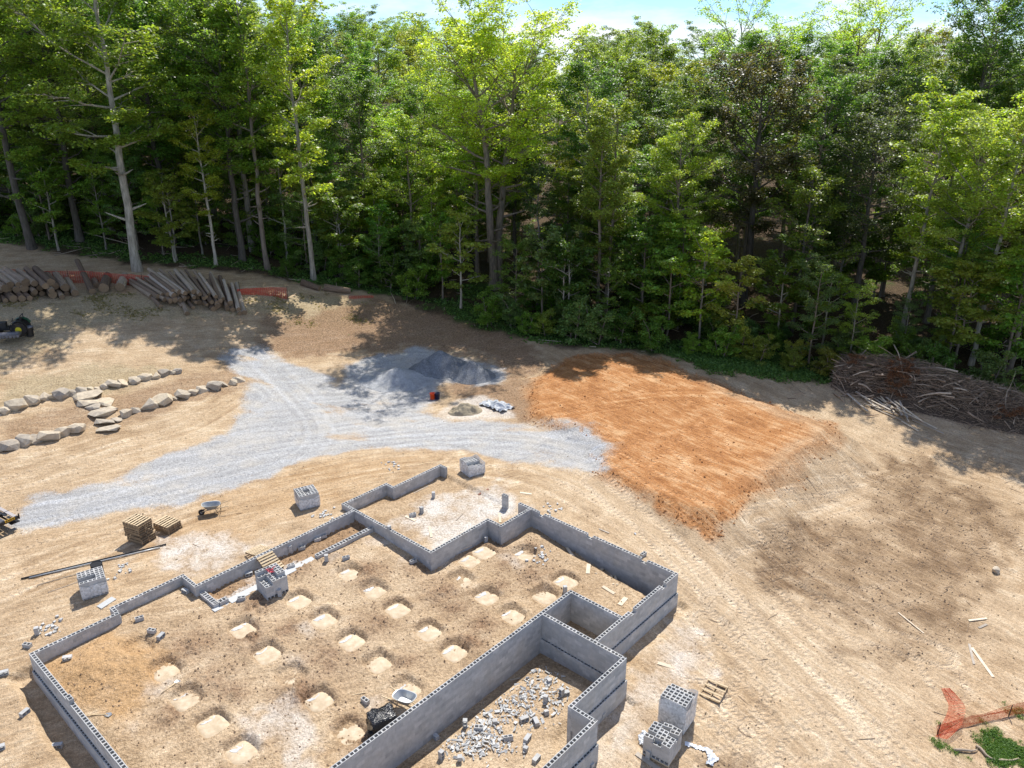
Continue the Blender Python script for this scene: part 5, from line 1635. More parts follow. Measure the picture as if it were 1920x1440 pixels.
# the rest of the wood
edge_y = lambda x: np.interp(x, P_EDGE[:, 0], P_EDGE[:, 1])
rg = np.random.default_rng(5)
def scatter(n_try, ylo, yhi, dmin, lim, avoid=None):
    """points behind the forest edge between two distances from it"""
    pts = []
    chk = list(avoid or [])
    for _ in range(n_try):
        if len(pts) >= lim: break
        x = rg.uniform(-1, 1)
        d = rg.uniform(ylo, yhi)
        y = 80 + d
        x = x * (0.66 * y + 6)
        y = float(edge_y(x)) + d
        if abs(x) > 0.66 * y + 5: continue
        ok = True
        for q in chk:
            if (q[0] - x) ** 2 + (q[1] - y) ** 2 < (dmin if len(q) < 3 else q[2]) ** 2: ok = False; break
        if ok:
            pts.append((x, y)); chk.append((x, y))
    return pts
feet = [(t[0], t[1], 2.6) for t in TREES]
for t in TREES:
    if t[3] in ('hero', 'oak'): feet += [(t[0], t[1], 6.5), (t[0] - 0.03 * t[0], t[1] - 5, 4.5)]
    if t[3] == 'hero': feet += [(t[0] + dx, t[1] - dy, 2.4) for dx, dy in ((0, 2.5), (-2, 4), (2.5, 3), (0.5, 5.5), (-1, 7.5))]
    elif False and t[3][:4] in ('tall', 'slim', 'oak'): feet += [(t[0] - 0.02 * t[0], t[1] - 3.0, 1.9)]
def pick(d): return rg.choice(list(d.keys()), p=np.array(list(d.values())) / sum(d.values()))
near_tall = scatter(6000, 7.5, 36, 6.0, 150, feet)
for x, y in near_tall:
    left = x < -25
    g = pick({'mid': 3.4, 'lime': 2.2 if x < 5 or x > 42 else 1.0, 'deep': 3.4, 'dark': 2.6, 'olive': 0.8, 'brown': 0.8 if x > 12 else 0.1, 'blue': 1})
    k = pick({'tall0': 1, 'tall1': 1, 'tall2': 1, 'tall3': 1, 'edge0': .5, 'edge1': .5, 'slim0': .15, 'slim2': .15})
    sc = rg.uniform(0.70, 0.88) * (1.25 if left else 1.0)
    if k.startswith('edge'): sc *= 1.2
    bk = pick({'grey': 2, 'brown': 3, 'dark': 2, 'pale': .6})
    e = plant(k, x, y, sc, g, bk, 'tree', 'trees inside the wood', sz=rg.uniform(0.92, 1.08))
    late_label(e, '%s %s tree %s behind %s' % (BKW[bk], CW[g], 'close' if y - float(edge_y(x)) < 20 else 'deep', where(x, y)), x)
far = scatter(6000, 38, 120, 8.5, 120)
for x, y in far:
    g = pick({'mid': 4, 'lime': 2, 'deep': 3, 'olive': 0.8, 'blue': 1})
    e = plant(pick({'tall0': 1, 'tall1': 1, 'tall2': 1, 'tall3': 1}), x, y, rg.uniform(0.80, 1.0), g, 'brown', 'tree', 'distant trees of the wood')
    late_label(e, 'distant %s crown %s beyond %s' % (CW[g], 'just' if y < 130 else ('farther' if y < 160 else 'farthest'), where(x, y)), x)
under = scatter(6000, 2.5, 22, 3.3, 125, feet)
for x, y in under:
    k = pick({'edge0': 1, 'edge1': 1, 'edge2': 1, 'sap0': .9, 'sap1': .9, 'sap2': .9, 'sap3': .9})
    d = y - float(edge_y(x))
    sc = rg.uniform(0.5, 0.85) if k.startswith('edge') else rg.uniform(0.8, 1.5)
    if d < 5 and k.startswith('edge'): sc *= 0.75
    g = pick({'mid': 4, 'deep': 3, 'blue': 2, 'olive': 1.2, 'lime': 1.2}); bk = pick({'grey': 2, 'brown': 2, 'pale': 1})
    e = plant(k, x, y, sc, g, bk, 'tree', 'understorey trees', name='understorey_tree', sz=rg.uniform(0.9, 1.15))
    late_label(e, '%s %s near %s, %s' % (CW[g], 'bushy young tree' if k[0] == 'e' else 'thin sapling', where(x, y), 'at the edge' if d < 8 else 'farther in'), x)
bush = scatter(4000, 0.8, 10, 2.0, 120, feet)
for x, y in bush:
    if x < -22 and rg.random() < 0.6: continue
    g = pick({'mid': 3, 'deep': 3, 'blue': 2, 'olive': 1}); ssz = rg.uniform(0.7, 1.35)
    e = plant(pick({'shrub0': 1, 'shrub1': 1, 'shrub2': 1}), x, y, ssz, g, 'brown', 'shrub', 'shrubs along the forest edge', name='shrub', cat='shrub')
    late_label(e, '%s %s shrub near %s' % ('tall' if ssz > 1.05 else 'low', CW[g], where(x, y)), x)
finish_labels()
# ================================================================ heaps
def heap_mesh(name, rx, ry, h, seed, mat, n=72, rough=0.05, ridge=0.0, k=1.15):
    """conical heap on the uneven ground, local coordinates"""
    g = np.linspace(-1.15, 1.15, n)
    X, Y = np.meshgrid(g, g)
    x, y = X.ravel() * rx, Y.ravel() * ry
    r = np.hypot(X, Y).ravel()
    r = r * (1 + 0.14 * fbm(x + seed * 7, y, max(rx, ry) * 0.8, 3, seed))
    z = h * np.clip(1 - r, 0, 1) ** k
    z = np.minimum(z, h * (0.93 + 0.07 * fbm(x, y, 0.6, 2, seed)))
    z += rough * fbm(x, y, 0.5, 4, seed + 5) * (r < 1.05) * np.clip((1.1 - r) * 3, 0, 1)
    z = np.where(r > 1.02, -0.5, z)
    return x, y, z, n
def heap(px, py, rx, ry, h, yaw, seed, mat, label, cat, name, rough=0.05, k=1.15):
    c0 = gp(px, py)
    x, y, z, n = heap_mesh(name, rx, ry, h, seed, mat, rough=rough, k=k)
    ca, sa = math.cos(yaw), math.sin(yaw)
    X, Y = x * ca - y * sa, x * sa + y * ca
    Z = gz(X + c0[0], Y + c0[1]) - c0[2] + z
    idx = np.arange(n * n).reshape(n, n)
    F = np.stack([idx[:-1, :-1], idx[:-1, 1:], idx[1:, 1:], idx[1:, :-1]], -1).reshape(-1, 4)
    F = F[(z[F].max(1) > -0.45)]
    used, inv = np.unique(F, return_inverse=True)
    o = obj(name, mesh_np(name, np.stack([X, Y, Z], -1)[used], inv.reshape(-1, 4), mat, True), None, tuple(c0))
    return tag(o, label, cat)
def stone_mat(name, lo, hi, scale=13.0):
    t = NT(name); co = t.geoco()
    vo = t.new('TexVoronoi'); vo.inputs['Scale'].default_value = scale; t.l.new(co, vo.inputs['Vector'])
    s = t.new('SeparateColor'); t.l.new(vo.outputs['Color'], s.inputs[0])
    c = t.ramp(s.outputs[0], [(0.0, lo), (1.0, hi)])
    c = t.mix(1.0, c, t.ramp(t.noise(1.2, 3, 0.6, co), [(0.3, 0.8), (0.7, 1.15)]), 'MULTIPLY')
    t.bsdf(c, 0.93, t.bump(vo.outputs['Distance'], 0.8, 0.05), spec=0.15)
    return t.m
M_GRAV_L = stone_mat('light_gravel', (0.31, 0.32, 0.33), (0.52, 0.525, 0.53), 24)
M_GRAV_SHADE = stone_mat('shaded_gravel', (0.13, 0.14, 0.155), (0.31, 0.325, 0.345), 24)  # shade of the backlit heap sides put into a darker gravel colour
heap(745, 712, 3.4, 2.5, 1.2, 0.3, 3, M_GRAV_L, 'pale gravel heap spreading into the drive left of the dark heaps', 'gravel heap', 'gravel_heap', 0.09, 1.3)
heap(826, 690, 2.5, 2.2, 1.9, 0.2, 4, M_GRAV_SHADE, 'grey gravel heap with painted shade at the back, tallest of the heaps', 'gravel heap', 'gravel_heap', 0.07)
heap(884, 704, 2.2, 1.9, 1.5, -0.3, 5, M_GRAV_SHADE, 'grey gravel heap with painted shade on the right with a pale right flank', 'gravel heap', 'gravel_heap', 0.07)
heap(796, 696, 1.6, 2.0, 1.25, -0.2, 6, M_GRAV_SHADE, 'brownish gravel heap with painted shade between the pale and the tall heap', 'gravel heap', 'gravel_heap', 0.10)
M_MSAND = simple_mat('mortar_sand', (0.27, 0.225, 0.155), 0.95, scale=3, var=0.4, bump=0.6)
heap(874, 772, 1.45, 0.95, 0.95, 0.35, 8, M_MSAND, 'damp grey brown mortar sand heap beside the white tarp', 'sand heap', 'sand_heap', 0.30, 0.95)
# white tarp
M_TARP = simple_mat('tarp_plastic', (0.46, 0.48, 0.50), 0.45, var=0.2, scale=4)
def tarp(px, py, rx, ry, yaw, h, seed, label, mat):
    c0 = gp(px, py); n = 26
    g = np.linspace(-1, 1, n); X, Y = np.meshgrid(g, g)
    x, y = (X * rx).ravel(), (Y * ry).ravel()
    edge = 1 - 0.12 * np.abs(fbm(X.ravel() * 2, Y.ravel() * 2, 1.0, 2, seed))
    x, y = x * edge, y * edge
    z = h * np.exp(-((X.ravel() * 1.1) ** 2 + (Y.ravel() * 1.2) ** 2) * 1.4) * (0.6 + 1.1 * fbm(x, y, 0.7, 3, seed)) + 0.42 * np.abs(fbm(x, y, 0.5, 3, seed + 1)) + 0.02
    x = x + 0.12 * fbm(y, x, 0.4, 2, seed + 9); y = y + 0.16 * fbm(x, y, 0.5, 2, seed + 8)
    ca, sa = math.cos(yaw), math.sin(yaw)
    Xw, Yw = x * ca - y * sa, x * sa + y * ca
    Z = gz(Xw + c0[0], Yw + c0[1]) - c0[2] + np.maximum(z, 0.02)
    idx = np.arange(n * n).reshape(n, n)
    F = np.stack([idx[:-1, :-1], idx[:-1, 1:], idx[1:, 1:], idx[1:, :-1]], -1).reshape(-1, 4)
    o = obj('tarp', mesh_np('tarp', np.stack([Xw, Yw, Z], -1), F, mat), None, tuple(c0))
    s = o.modifiers.new('solid', 'SOLIDIFY'); s.thickness = 0.01
    return tag(o, label, 'tarp')
tarp(930, 762, 1.45, 0.75, -0.75, 0.45, 3, 'crumpled whitish plastic tarp right of the mortar sand', M_TARP)

# ================================================================ rocks
def rock_mesh(seed, flat=0.7, amp=0.35):
    r = np.random.default_rng(seed)
    n = 20
    d = r.normal(size=(n, 3)); d /= np.linalg.norm(d, axis=1, keepdims=True)
    d *= np.array([1.0, 0.72, flat]) * (0.85 + amp * 0.5 * r.random((n, 1)))
    d = np.clip(d, -0.8 * np.array([1, 0.8, flat]), 0.8 * np.array([1, 0.8, flat]))
    import bmesh
    bm = bmesh.new()
    for p in d: bm.verts.new(p)
    res = bmesh.ops.convex_hull(bm, input=bm.verts)
    for v in list(bm.verts):
        if not v.link_faces: bm.verts.remove(v)
    bmesh.ops.dissolve_limit(bm, angle_limit=0.08, verts=bm.verts, edges=bm.edges)
    me = bpy.data.meshes.new('stone'); bm.to_mesh(me); bm.free()
    me.materials.append(M_ROCK)
    return me
def rock_material():
    t = NT('field_stone'); co = t.geoco()
    r = t.new('ObjectInfo').outputs['Random']
    c = t.ramp(r, [(0.0, (0.34, 0.30, 0.25)), (0.35, (0.45, 0.39, 0.31)), (0.7, (0.52, 0.44, 0.33)), (1.0, (0.57, 0.48, 0.35))])
    n = t.noise(3.0, 6, 0.65, co)
    c = t.mix(0.8, c, t.ramp(n, [(0.3, 0.35), (0.7, 0.65)]), 'OVERLAY')
    c = t.mix(t.ramp(t.noise(1.6, 4, 0.6, co), [(0.55, 0.0), (0.8, 0.5)]), c, (0.42, 0.29, 0.17))
    t.bsdf(c, 0.92, t.bump(n, 0.8, 0.05), spec=0.15)
    return t.m
M_ROCK = rock_material()
ROCKS = [rock_mesh(i, 0.62) for i in range(8)]
SLABS = [rock_mesh(30 + i, 0.22) for i in range(5)]
def stone_row(name, label, stones, slab=False):
    p0 = gp(stones[0][0], stones[0][1])
    e = empty(name, tuple(p0)); tag(e, label, 'stone wall' if not slab else 'stone steps')
    for i, (px, py, w) in enumerate(stones):
        p = gp(px, py)
        s = w / 1490.0 * (np.linalg.norm(p - np.array([0, 0, ZC]))) / 1.6
        o = obj('stone', rnd.choice(SLABS if slab else ROCKS), e, tuple(p - p0 + [0, 0, s * (0.10 if slab else 0.18)]), (rnd.uniform(-.15, .15), rnd.uniform(-.15, .15), 0.35 + rnd.uniform(-.3, .3) + (rnd.choice([0, math.pi]))), (s, s * rnd.uniform(0.85, 1.25), s * rnd.uniform(0.85, 1.2)))
def row_px(path, w0, w1, seed):
    r = random.Random(seed); P = smooth_line([np.array(p, float) for p in path], 10)
    seg = np.r_[0, np.cumsum(np.linalg.norm(np.diff(P, axis=0), axis=1))]
    out = []; s_ = 0.0
    while s_ < seg[-1]:
        f = s_ / seg[-1]; w = (w0 + (w1 - w0) * f) * r.choice([0.7, 0.85, 1.0, 1.15, 1.35])
        m_ = s_ + w * 0.46
        out.append((float(np.interp(m_, seg, P[:, 0])), float(np.interp(m_, seg, P[:, 1])) + r.uniform(-1.0, 1.0), w))
        s_ += w * 0.86
    return out
stone_row('stone_border', 'long upper row of pale field stones on the left terrace', row_px([(-20, 784), (17, 770), (75, 750), (130, 740), (190, 729), (250, 716), (300, 705), (332, 698)], 30, 15, 1))
stone_row('stone_border', 'lower left row of pale field stones on the left terrace', row_px([(-20, 850), (36, 834), (90, 822), (130, 812), (152, 802)], 36, 20, 2))
stone_row('stone_border', 'lower right row of pale field stones ending at the gravel drive', row_px([(228, 782), (277, 764), (340, 744), (404, 727), (448, 716)], 26, 20, 3))
stone_row('stone_steps', 'flat pale stone slabs stepping down between the stone rows', [(168, 744, 50), (165, 756, 40), (198, 756, 30), (176, 764, 26), (192, 776, 44), (210, 768, 24), (196, 792, 36), (205, 806, 38), (180, 752, 22), (218, 788, 22)], slab=True)
p = gp(1867, 1072); o = obj('boulder', ROCKS[2], None, tuple(p + [0, 0, 0.1]), (0.1, 0.2, 1.0), (0.42, 0.38, 0.42)); tag(o, 'single grey boulder lying on the sand at the right', 'boulder')

# ================================================================ logs
def log_mesh(seed):
    r = np.random.default_rng(seed)
    m = MB(); n = 12; k = 6
    pts = np.zeros((k, 3)); pts[:, 0] = np.linspace(-0.5, 0.5, k)
    pts[1:-1, 1:] += r.normal(size=(k - 2, 2)) * 0.004
    V = []
    for i in range(k):
        rad = 0.5 * (1.0 - 0.22 * (i / (k - 1))) * (1 + r.normal() * 0.03)
        for j in range(n):
            t = 2 * math.pi * j / n
            q = rad * (1 + 0.05 * math.sin(3 * t + seed) + 0.03 * math.sin(5 * t + i))
            V.append((pts[i, 0], pts[i, 1] + q * math.cos(t), pts[i, 2] + q * math.sin(t)))
    F = [(i * n + j, i * n + (j + 1) % n, (i + 1) * n + (j + 1) % n, (i + 1) * n + j) for i in range(k - 1) for j in range(n)]
    m.add(V, F)
    m.cur = 1
    m.add([], []); m.f += [tuple(range(n))[::-1], tuple(range((k - 1) * n, k * n))]; m.mi += [1, 1]
    return m.mesh('log', [M_LOGBARK, M_LOGEND])
def log_bark():
    t = NT('log_bark'); co = t.objco(); r = t.new('ObjectInfo').outputs['Random']
    mp = t.new('Mapping'); mp.inputs['Scale'].default_value = (1.2, 5, 5); t.l.new(co, mp.inputs['Vector'])
    n = t.noise(3.0, 5, 0.65, mp.outputs['Vector'])
    c = t.ramp(r, [(0.0, (0.165, 0.115, 0.08)), (0.4, (0.28, 0.205, 0.145)), (0.75, (0.42, 0.33, 0.24)), (1.0, (0.56, 0.47, 0.37))])
    c = t.mix(1.0, c, t.ramp(n, [(0.3, 0.5), (0.7, 1.3)]), 'MULTIPLY')
    t.bsdf(c, 0.9, t.bump(n, 0.6, 0.03), spec=0.15); return t.m
M_LOGBARK = log_bark()
M_LOGEND = simple_mat('log_end', (0.24, 0.165, 0.10), 0.85, scale=4, var=0.35)  # cut ends darkened to hold the shade on the pile fronts
LOGS = [log_mesh(i) for i in range(6)]
def log(front, back, dia, label, group):
    f, b = np.array(front), np.array(back)
    d = b - f; L = np.linalg.norm(d)
    R = Vector(d).to_track_quat('X', 'Z').to_euler()
    o = obj('log', rnd.choice(LOGS), None, tuple((f + b) / 2), R, (L, dia, dia))
    return tag(o, label, 'log', group)
ORD = ['first', 'second', 'third', 'fourth', 'fifth', 'sixth', 'seventh', 'eighth', 'ninth', 'tenth', 'eleventh', 'twelfth', 'thirteenth', 'fourteenth', 'fifteenth', 'sixteenth', 'seventeenth', 'eighteenth']
LAYER = ['bottom', 'second', 'third', 'top']
def log_pile(pa, pb, counts, dia, length, ax_px, label, group, fan=0.0, seed=1):
    r = random.Random(seed)
    a, b = gp(*pa), gp(*pb)
    ax = gp(ax_px[1][0], ax_px[1][1]) - gp(ax_px[0][0], ax_px[0][1]); ax[2] = 0; ax /= np.linalg.norm(ax)
    for k, n in enumerate(counts):
        for i in range(n):
            t = (i + 0.5 + 0.5 * (counts[0] - n) * 0.9) / counts[0]
            f = a + (b - a) * t
            d_ = dia * r.uniform(0.72, 1.25)
            f = f + ax * r.uniform(-0.7, 0.9)
            th = fan * (0.5 - t) + r.uniform(-0.05, 0.05) + (0.06 if k == len(counts) - 1 else 0)
            c, s = math.cos(th), math.sin(th)
            dr = np.array([ax[0] * c - ax[1] * s, ax[0] * s + ax[1] * c, 0])
            L = length * r.uniform(0.75, 1.1)
            q = f + dr * L
            zf = gz1(f[0], f[1]) + d_ * 0.5 + k * dia * 0.86; zb = gz1(q[0], q[1]) + d_ * 0.45 + k * dia * 0.86
            log((f[0], f[1], zf), (q[0], q[1], zb), d_, '%s log from the left in the %s layer of the %s' % (ORD[i], LAYER[min(k, 3)], label), group)
log_pile((285, 566), (462, 590), [18, 16, 14, 9], 0.44, 6.5, ((400, 575), (368, 533)), 'right log pile', 'logs of the right pile', fan=0.55, seed=2)
log_pile((-60, 572), (150, 556), [14, 12, 9], 0.62, 6.0, ((100, 560), (62, 525)), 'left log pile', 'logs of the left pile', fan=0.25, seed=5)
def log_px(f, b, dia, label, zf=0.0, zb=0.0):
    P, Q = gp(*f), gp(*b)
    log((P[0], P[1], P[2] + dia * 0.48 + zf), (Q[0], Q[1], Q[2] + dia * 0.42 + zb), dia, label, 'single logs')
log_px((174, 552), (150, 515), 0.62, 'long pale log resting alone right of the left pile', zb=1.2)
log_px((196, 549), (203, 524), 1.0, 'short thick log left of the pair between the piles')
log_px((226, 547), (236, 524), 0.95, 'short thick log right of the pair between the piles')
log_px((182, 540), (172, 516), 0.6, 'rough barked log behind the long pale one')
log_px((352, 592), (338, 560), 0.45, 'single log lying in front of the right pile')
log_px((450, 592), (440, 566), 0.4, 'single log jutting out at the right end of the right pile')
log_px((302, 578), (268, 543), 0.4, 'pale thin log at the left foot of the right pile')
log_px((567, 535), (600, 546), 0.75, 'left of the two short cut logs by the narrow lime tree')
log_px((608, 545), (658, 551), 0.8, 'right of the two short cut logs by the narrow lime tree')

# ================================================================ brush pile
M_TWIG = simple_mat('dead_wood', (0.32, 0.235, 0.165), 0.9, scale=5, var=0.5)
M_TWIGP = simple_mat('dead_wood_pale', (0.44, 0.35, 0.26), 0.9, scale=5, var=0.4)
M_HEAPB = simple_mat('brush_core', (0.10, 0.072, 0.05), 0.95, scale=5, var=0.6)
bl = smooth_line([gp(*q) for q in [(1565, 706), (1640, 718), (1740, 740), (1840, 768), (1970, 800)]], 8)
bc = np.array([*bl[len(bl) // 2], gz1(*bl[len(bl) // 2])])
brush = empty('brush_pile', tuple(bc)); tag(brush, 'long tangled pile of dead branches and roots at the forest edge', 'brush pile')
def brush_pt(t, s):
    i = t * (len(bl) - 1); i0 = min(int(i), len(bl) - 2); q = bl[i0] + (bl[i0 + 1] - bl[i0]) * (i - i0)
    tg_ = bl[min(i0 + 1, len(bl) - 1)] - bl[max(i0 - 1, 0)]; tg_ /= np.linalg.norm(tg_); nn_ = np.array([-tg_[1], tg_[0]])
    hw = 3.4 * (0.45 + 0.55 * math.sin(math.pi * min(1, 0.12 + t * 0.75)))
    x, y = q + nn_ * s * hw
    h = 2.7 * (0.4 + 0.6 * math.sin(math.pi * min(0.75, 0.12 + t))) * max(0.0, 1 - abs(s) ** 1.7)
    return np.array([x, y, gz1(x, y)]), h
# core
n1_, n2_ = 60, 24
Vb = []
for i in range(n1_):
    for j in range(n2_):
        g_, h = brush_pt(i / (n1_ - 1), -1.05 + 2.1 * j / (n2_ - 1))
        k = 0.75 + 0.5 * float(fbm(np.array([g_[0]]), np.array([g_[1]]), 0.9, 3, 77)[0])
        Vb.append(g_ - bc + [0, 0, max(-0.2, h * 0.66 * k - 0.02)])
idx = np.arange(n1_ * n2_).reshape(n1_, n2_)
Fb = np.stack([idx[:-1, :-1], idx[1:, :-1], idx[1:, 1:], idx[:-1, 1:]], -1).reshape(-1, 4)
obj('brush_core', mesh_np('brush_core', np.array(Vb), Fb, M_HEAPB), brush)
rb_ = random.Random(9)
def branch_pts(c, L, curl):
    az = rb_.uniform(0, math.pi * 2); el = rb_.gauss(0.05, 0.28)
    d = Vector((math.cos(az) * math.cos(el), math.sin(az) * math.cos(el), math.sin(el)))
    p = Vector(c) - d * L / 2; pts = [p]
    for k in range(4):
        d = (d + Vector((rb_.uniform(-1, 1), rb_.uniform(-1, 1), rb_.uniform(-1, .6))) * curl).normalized()
        pts.append(pts[-1] + d * L / 4)
    return pts
for k in range(290):
    g_, h = brush_pt(rb_.random(), rb_.gauss(-0.15, 0.48))
    L = rb_.uniform(1.0, 3.8); r0 = rb_.choice([0.018, 0.025, 0.03, 0.04, 0.055, 0.09])
    c = g_ - bc + np.array([0, 0, max(0.12, h * rb_.uniform(0.6, 1.02))])
    pts = branch_pts(c, L, 0.22)
    pts = [Vector((q.x, q.y, max(q.z, gz1(q.x + bc[0], q.y + bc[1]) - bc[2] + r0))) for q in pts]
    m = MB(); m.tube(pts, [r0, r0 * .95, r0 * .8, r0 * .6, r0 * .35], 6)
    m.build('branch', M_TWIGP if rb_.random() < 0.4 else M_TWIG, brush, smooth=True)
tw = Acc()
for k in range(6500):
    g_, h = brush_pt(rb_.random(), max(-1.1, min(1.1, rb_.gauss(-0.1, 0.5))))
    L = rb_.uniform(0.4, 1.5)
    c = g_ - bc + np.array([0, 0, max(0.05, h * rb_.uniform(0.6, 1.08))])
    tw.add(*tube_np(np.array(branch_pts(c, L, 0.3)), np.array([0.014, 0.012, 0.01, 0.007, 0.004]) * rb_.uniform(0.7, 1.5), 3))
tag(obj('twigs', mesh_np('twigs', *tw.get(), M_TWIG), brush), kind='stuff')
M_RUST = simple_mat('dead_leaves', (0.20, 0.085, 0.035), 0.85, var=0.5)
rgl = np.random.default_rng(4)
Cr = []
for t, s, n in ((0.36, -0.55, 30), (0.40, -0.35, 20), (0.10, -0.2, 8), (0.85, -0.7, 10)):
    for _ in range(n):
        g_, h = brush_pt(min(1, max(0, t + rgl.normal() * 0.03)), s + rgl.normal() * 0.16); Cr.append(g_ - bc + [0, 0, h + 0.1 + 0.15 * rgl.random()])
tag(obj('dead_leaves', mesh_np('dead_leaves', *leaves_np(np.array(Cr), 0.35, 90, 0.085, rgl), M_RUST), brush), kind='stuff')
for px, py, dz in ((1712, 694, 1.2), (1622, 720, 0.9), (1745, 702, 1.0)):
    g_ = gp(px, py + 14); m = MB(); m.tube([(0, 0, 0), (0.25, 0.1, 0.28)], [0.34, 0.36], 14)
    o = obj('stump', m.mesh('stump', M_LOGEND), brush, tuple(g_ - bc + [0, 0, 0.5]))
# heap of old boards at the left foot of the brush
BP = [((1600, 735), (1655, 770)), ((1612, 728), (1670, 772)), ((1625, 735), (1690, 768)), ((1640, 745), (1700, 785)), ((1655, 760), (1722, 792)), ((1588, 742), (1626, 776)), ((1598, 752), (1622, 772)), ((1665, 735), (1690, 785)), ((1672, 732), (1700, 790)),
      ((1680, 775), (1755, 812)), ((1690, 772), (1702, 800)), ((1700, 782), (1752, 814)), ((1690, 790), (1722, 810)), ((1640, 768), (1690, 790)), ((1620, 760), (1690, 782)), ((1650, 740), (1676, 776)), ((1605, 738), (1640, 766)), ((1710, 790), (1768, 818)), ((1635, 730), (1660, 760)), ((1660, 752), (1686, 772)), ((1615, 748), (1668, 776)), ((1676, 760), (1730, 800))]
for i, (a, b) in enumerate(BP):
    A, B = gp(*a), gp(*b)
    mid = (A + B) / 2; lift = 0.08 + 0.035 * (i % 12)
    m = MB(); m.bar(A - mid + [0, 0, lift * rnd.uniform(0.4, 1.2)], B - mid + [0, 0, lift], rnd.uniform(0.10, 0.20), 0.03)
    o = m.build('wooden_board', M_BOARD if i % 3 == 0 else M_GREYWOOD, None, tuple(mid))
    tag(o, '%s old %s board in the heap at the left foot of the brush pile' % ((ORD + ['nineteenth', 'twentieth', 'twenty first', 'twenty second', 'twenty third'])[i], 'pale' if i % 3 == 0 else 'grey'), 'board', 'old boards by the brush pile')

# ================================================================ safety net fences
def net_material():
    t = NT('orange_net'); t.bsdf(t.ramp(t.noise(3, 3, 0.6, t.objco()), [(0.3, (0.62, 0.085, 0.03)), (0.7, (0.80, 0.15, 0.05))]), 0.5, spec=0.3); return t.m
M_NET = net_material()
M_NETR = simple_mat('red_net', (0.52, 0.07, 0.04), 0.6)
def net(path, hts, label, mat, cell=0.11, strand=0.018, lean=None, posts=(), seed=0, sag=0.12):
    P = np.array([gp(*q)[:2] for q in path]); P = smooth_line(P, 10)
    seg = np.r_[0, np.cumsum(np.linalg.norm(np.diff(P, axis=0), axis=1))]
    L = seg[-1]; nu = max(6, int(L / cell)); s = np.linspace(0, L, nu + 1)
    X = np.interp(s, seg, P[:, 0]); Y = np.interp(s, seg, P[:, 1])
    H = np.interp(s / L, np.linspace(0, 1, len(hts)), hts) * (1 + sag * fbm(s, s * 0, 2.5, 3, seed))
    nv = int(max(hts) / (cell * 0.62))
    ln = lean if lean is not None else 0.0
    tx = np.gradient(X); ty = np.gradient(Y); nn_ = np.stack([-ty, tx], -1); nn_ /= np.linalg.norm(nn_, axis=1, keepdims=True)
    G = np.zeros((nu + 1, nv + 1, 3))
    for j in range(nv + 1):
        t = j / nv
        off = ln * t * H + 0.06 * fbm(s * 1.0 + 3 * t, s * 0 + t * 3, 1.2, 2, seed + 2)
        x = X + nn_[:, 0] * off; y = Y + nn_[:, 1] * off
        G[:, j] = np.stack([x, y, gz(x, y) + 0.02 + H * t * math.sqrt(max(0.02, 1 - min(abs(ln), 0.98) ** 2))], -1)
    c0 = G[0, 0].copy(); G -= c0
    V, F, n = [], [], 0
    def strip(a, b, w):
        nonlocal n
        V.extend([a - w, b - w, b + w, a + w]); F.append((n, n + 1, n + 2, n + 3)); n += 4
    for i in range(nu + 1):
        for j in range(nv + 1):
            if i < nu: strip(G[i, j], G[i + 1, j], np.array([0, 0, strand * 0.7]))
            if j < nv:
                d = G[min(i + 1, nu), j] - G[max(i - 1, 0), j]; d = d / (np.linalg.norm(d) + 1e-9)
                strip(G[i, j], G[i, j + 1], d * strand * 0.6)
    e = empty('safety_fence', tuple(c0)); tag(e, label, 'fence', 'plastic safety net fences')
    obj('net', mesh_np('net', np.array(V), np.array(F), mat), e)
    for t in posts:
        k = int(round(t * nu)); q = G[k, 0]; m = MB(); m.tube([(0, 0, -0.2), (0.03, 0, max(hts) * 1.15)], 0.022, 6); m.build('post', M_BLACK, e, tuple(q))
    return e
net([(-30, 528), (40, 527), (120, 531), (200, 530), (262, 537), (282, 540)], [1.2, 1.1, 1.2, 0.95, 1.2], 'dark red safety net stretched behind the left log pile', M_NETR, cell=0.2, strand=0.035, posts=(0.02, 0.5, 0.95), seed=3)
net([(446, 553), (480, 553), (510, 555), (540, 561)], [0.6, 0.7, 0.9, 1.2], 'short red safety net right of the right log pile', M_NETR, cell=0.2, strand=0.035, posts=(0.05, 0.99), seed=4)
net([(655, 560), (700, 558)], [0.3, 0.2], 'scrap of red net lying beyond the cut logs', M_NETR, cell=0.2, strand=0.035, seed=5)
net([(1757, 1377), (1790, 1368), (1840, 1356), (1890, 1345), (1945, 1335)], [0.35, 0.40, 0.38, 0.5, 0.6], 'orange net strip sagging along the weeds at bottom right', M_NET, cell=0.08, strand=0.016, posts=(0.0, 0.72), lean=0.35, seed=6)
net([(1752, 1380), (1768, 1350), (1778, 1325), (1766, 1292)], [0.55, 0.85, 0.75, 0.35], 'orange red net flap lying up the sand at bottom right', M_NET, cell=0.08, strand=0.016, lean=-0.93, seed=7)

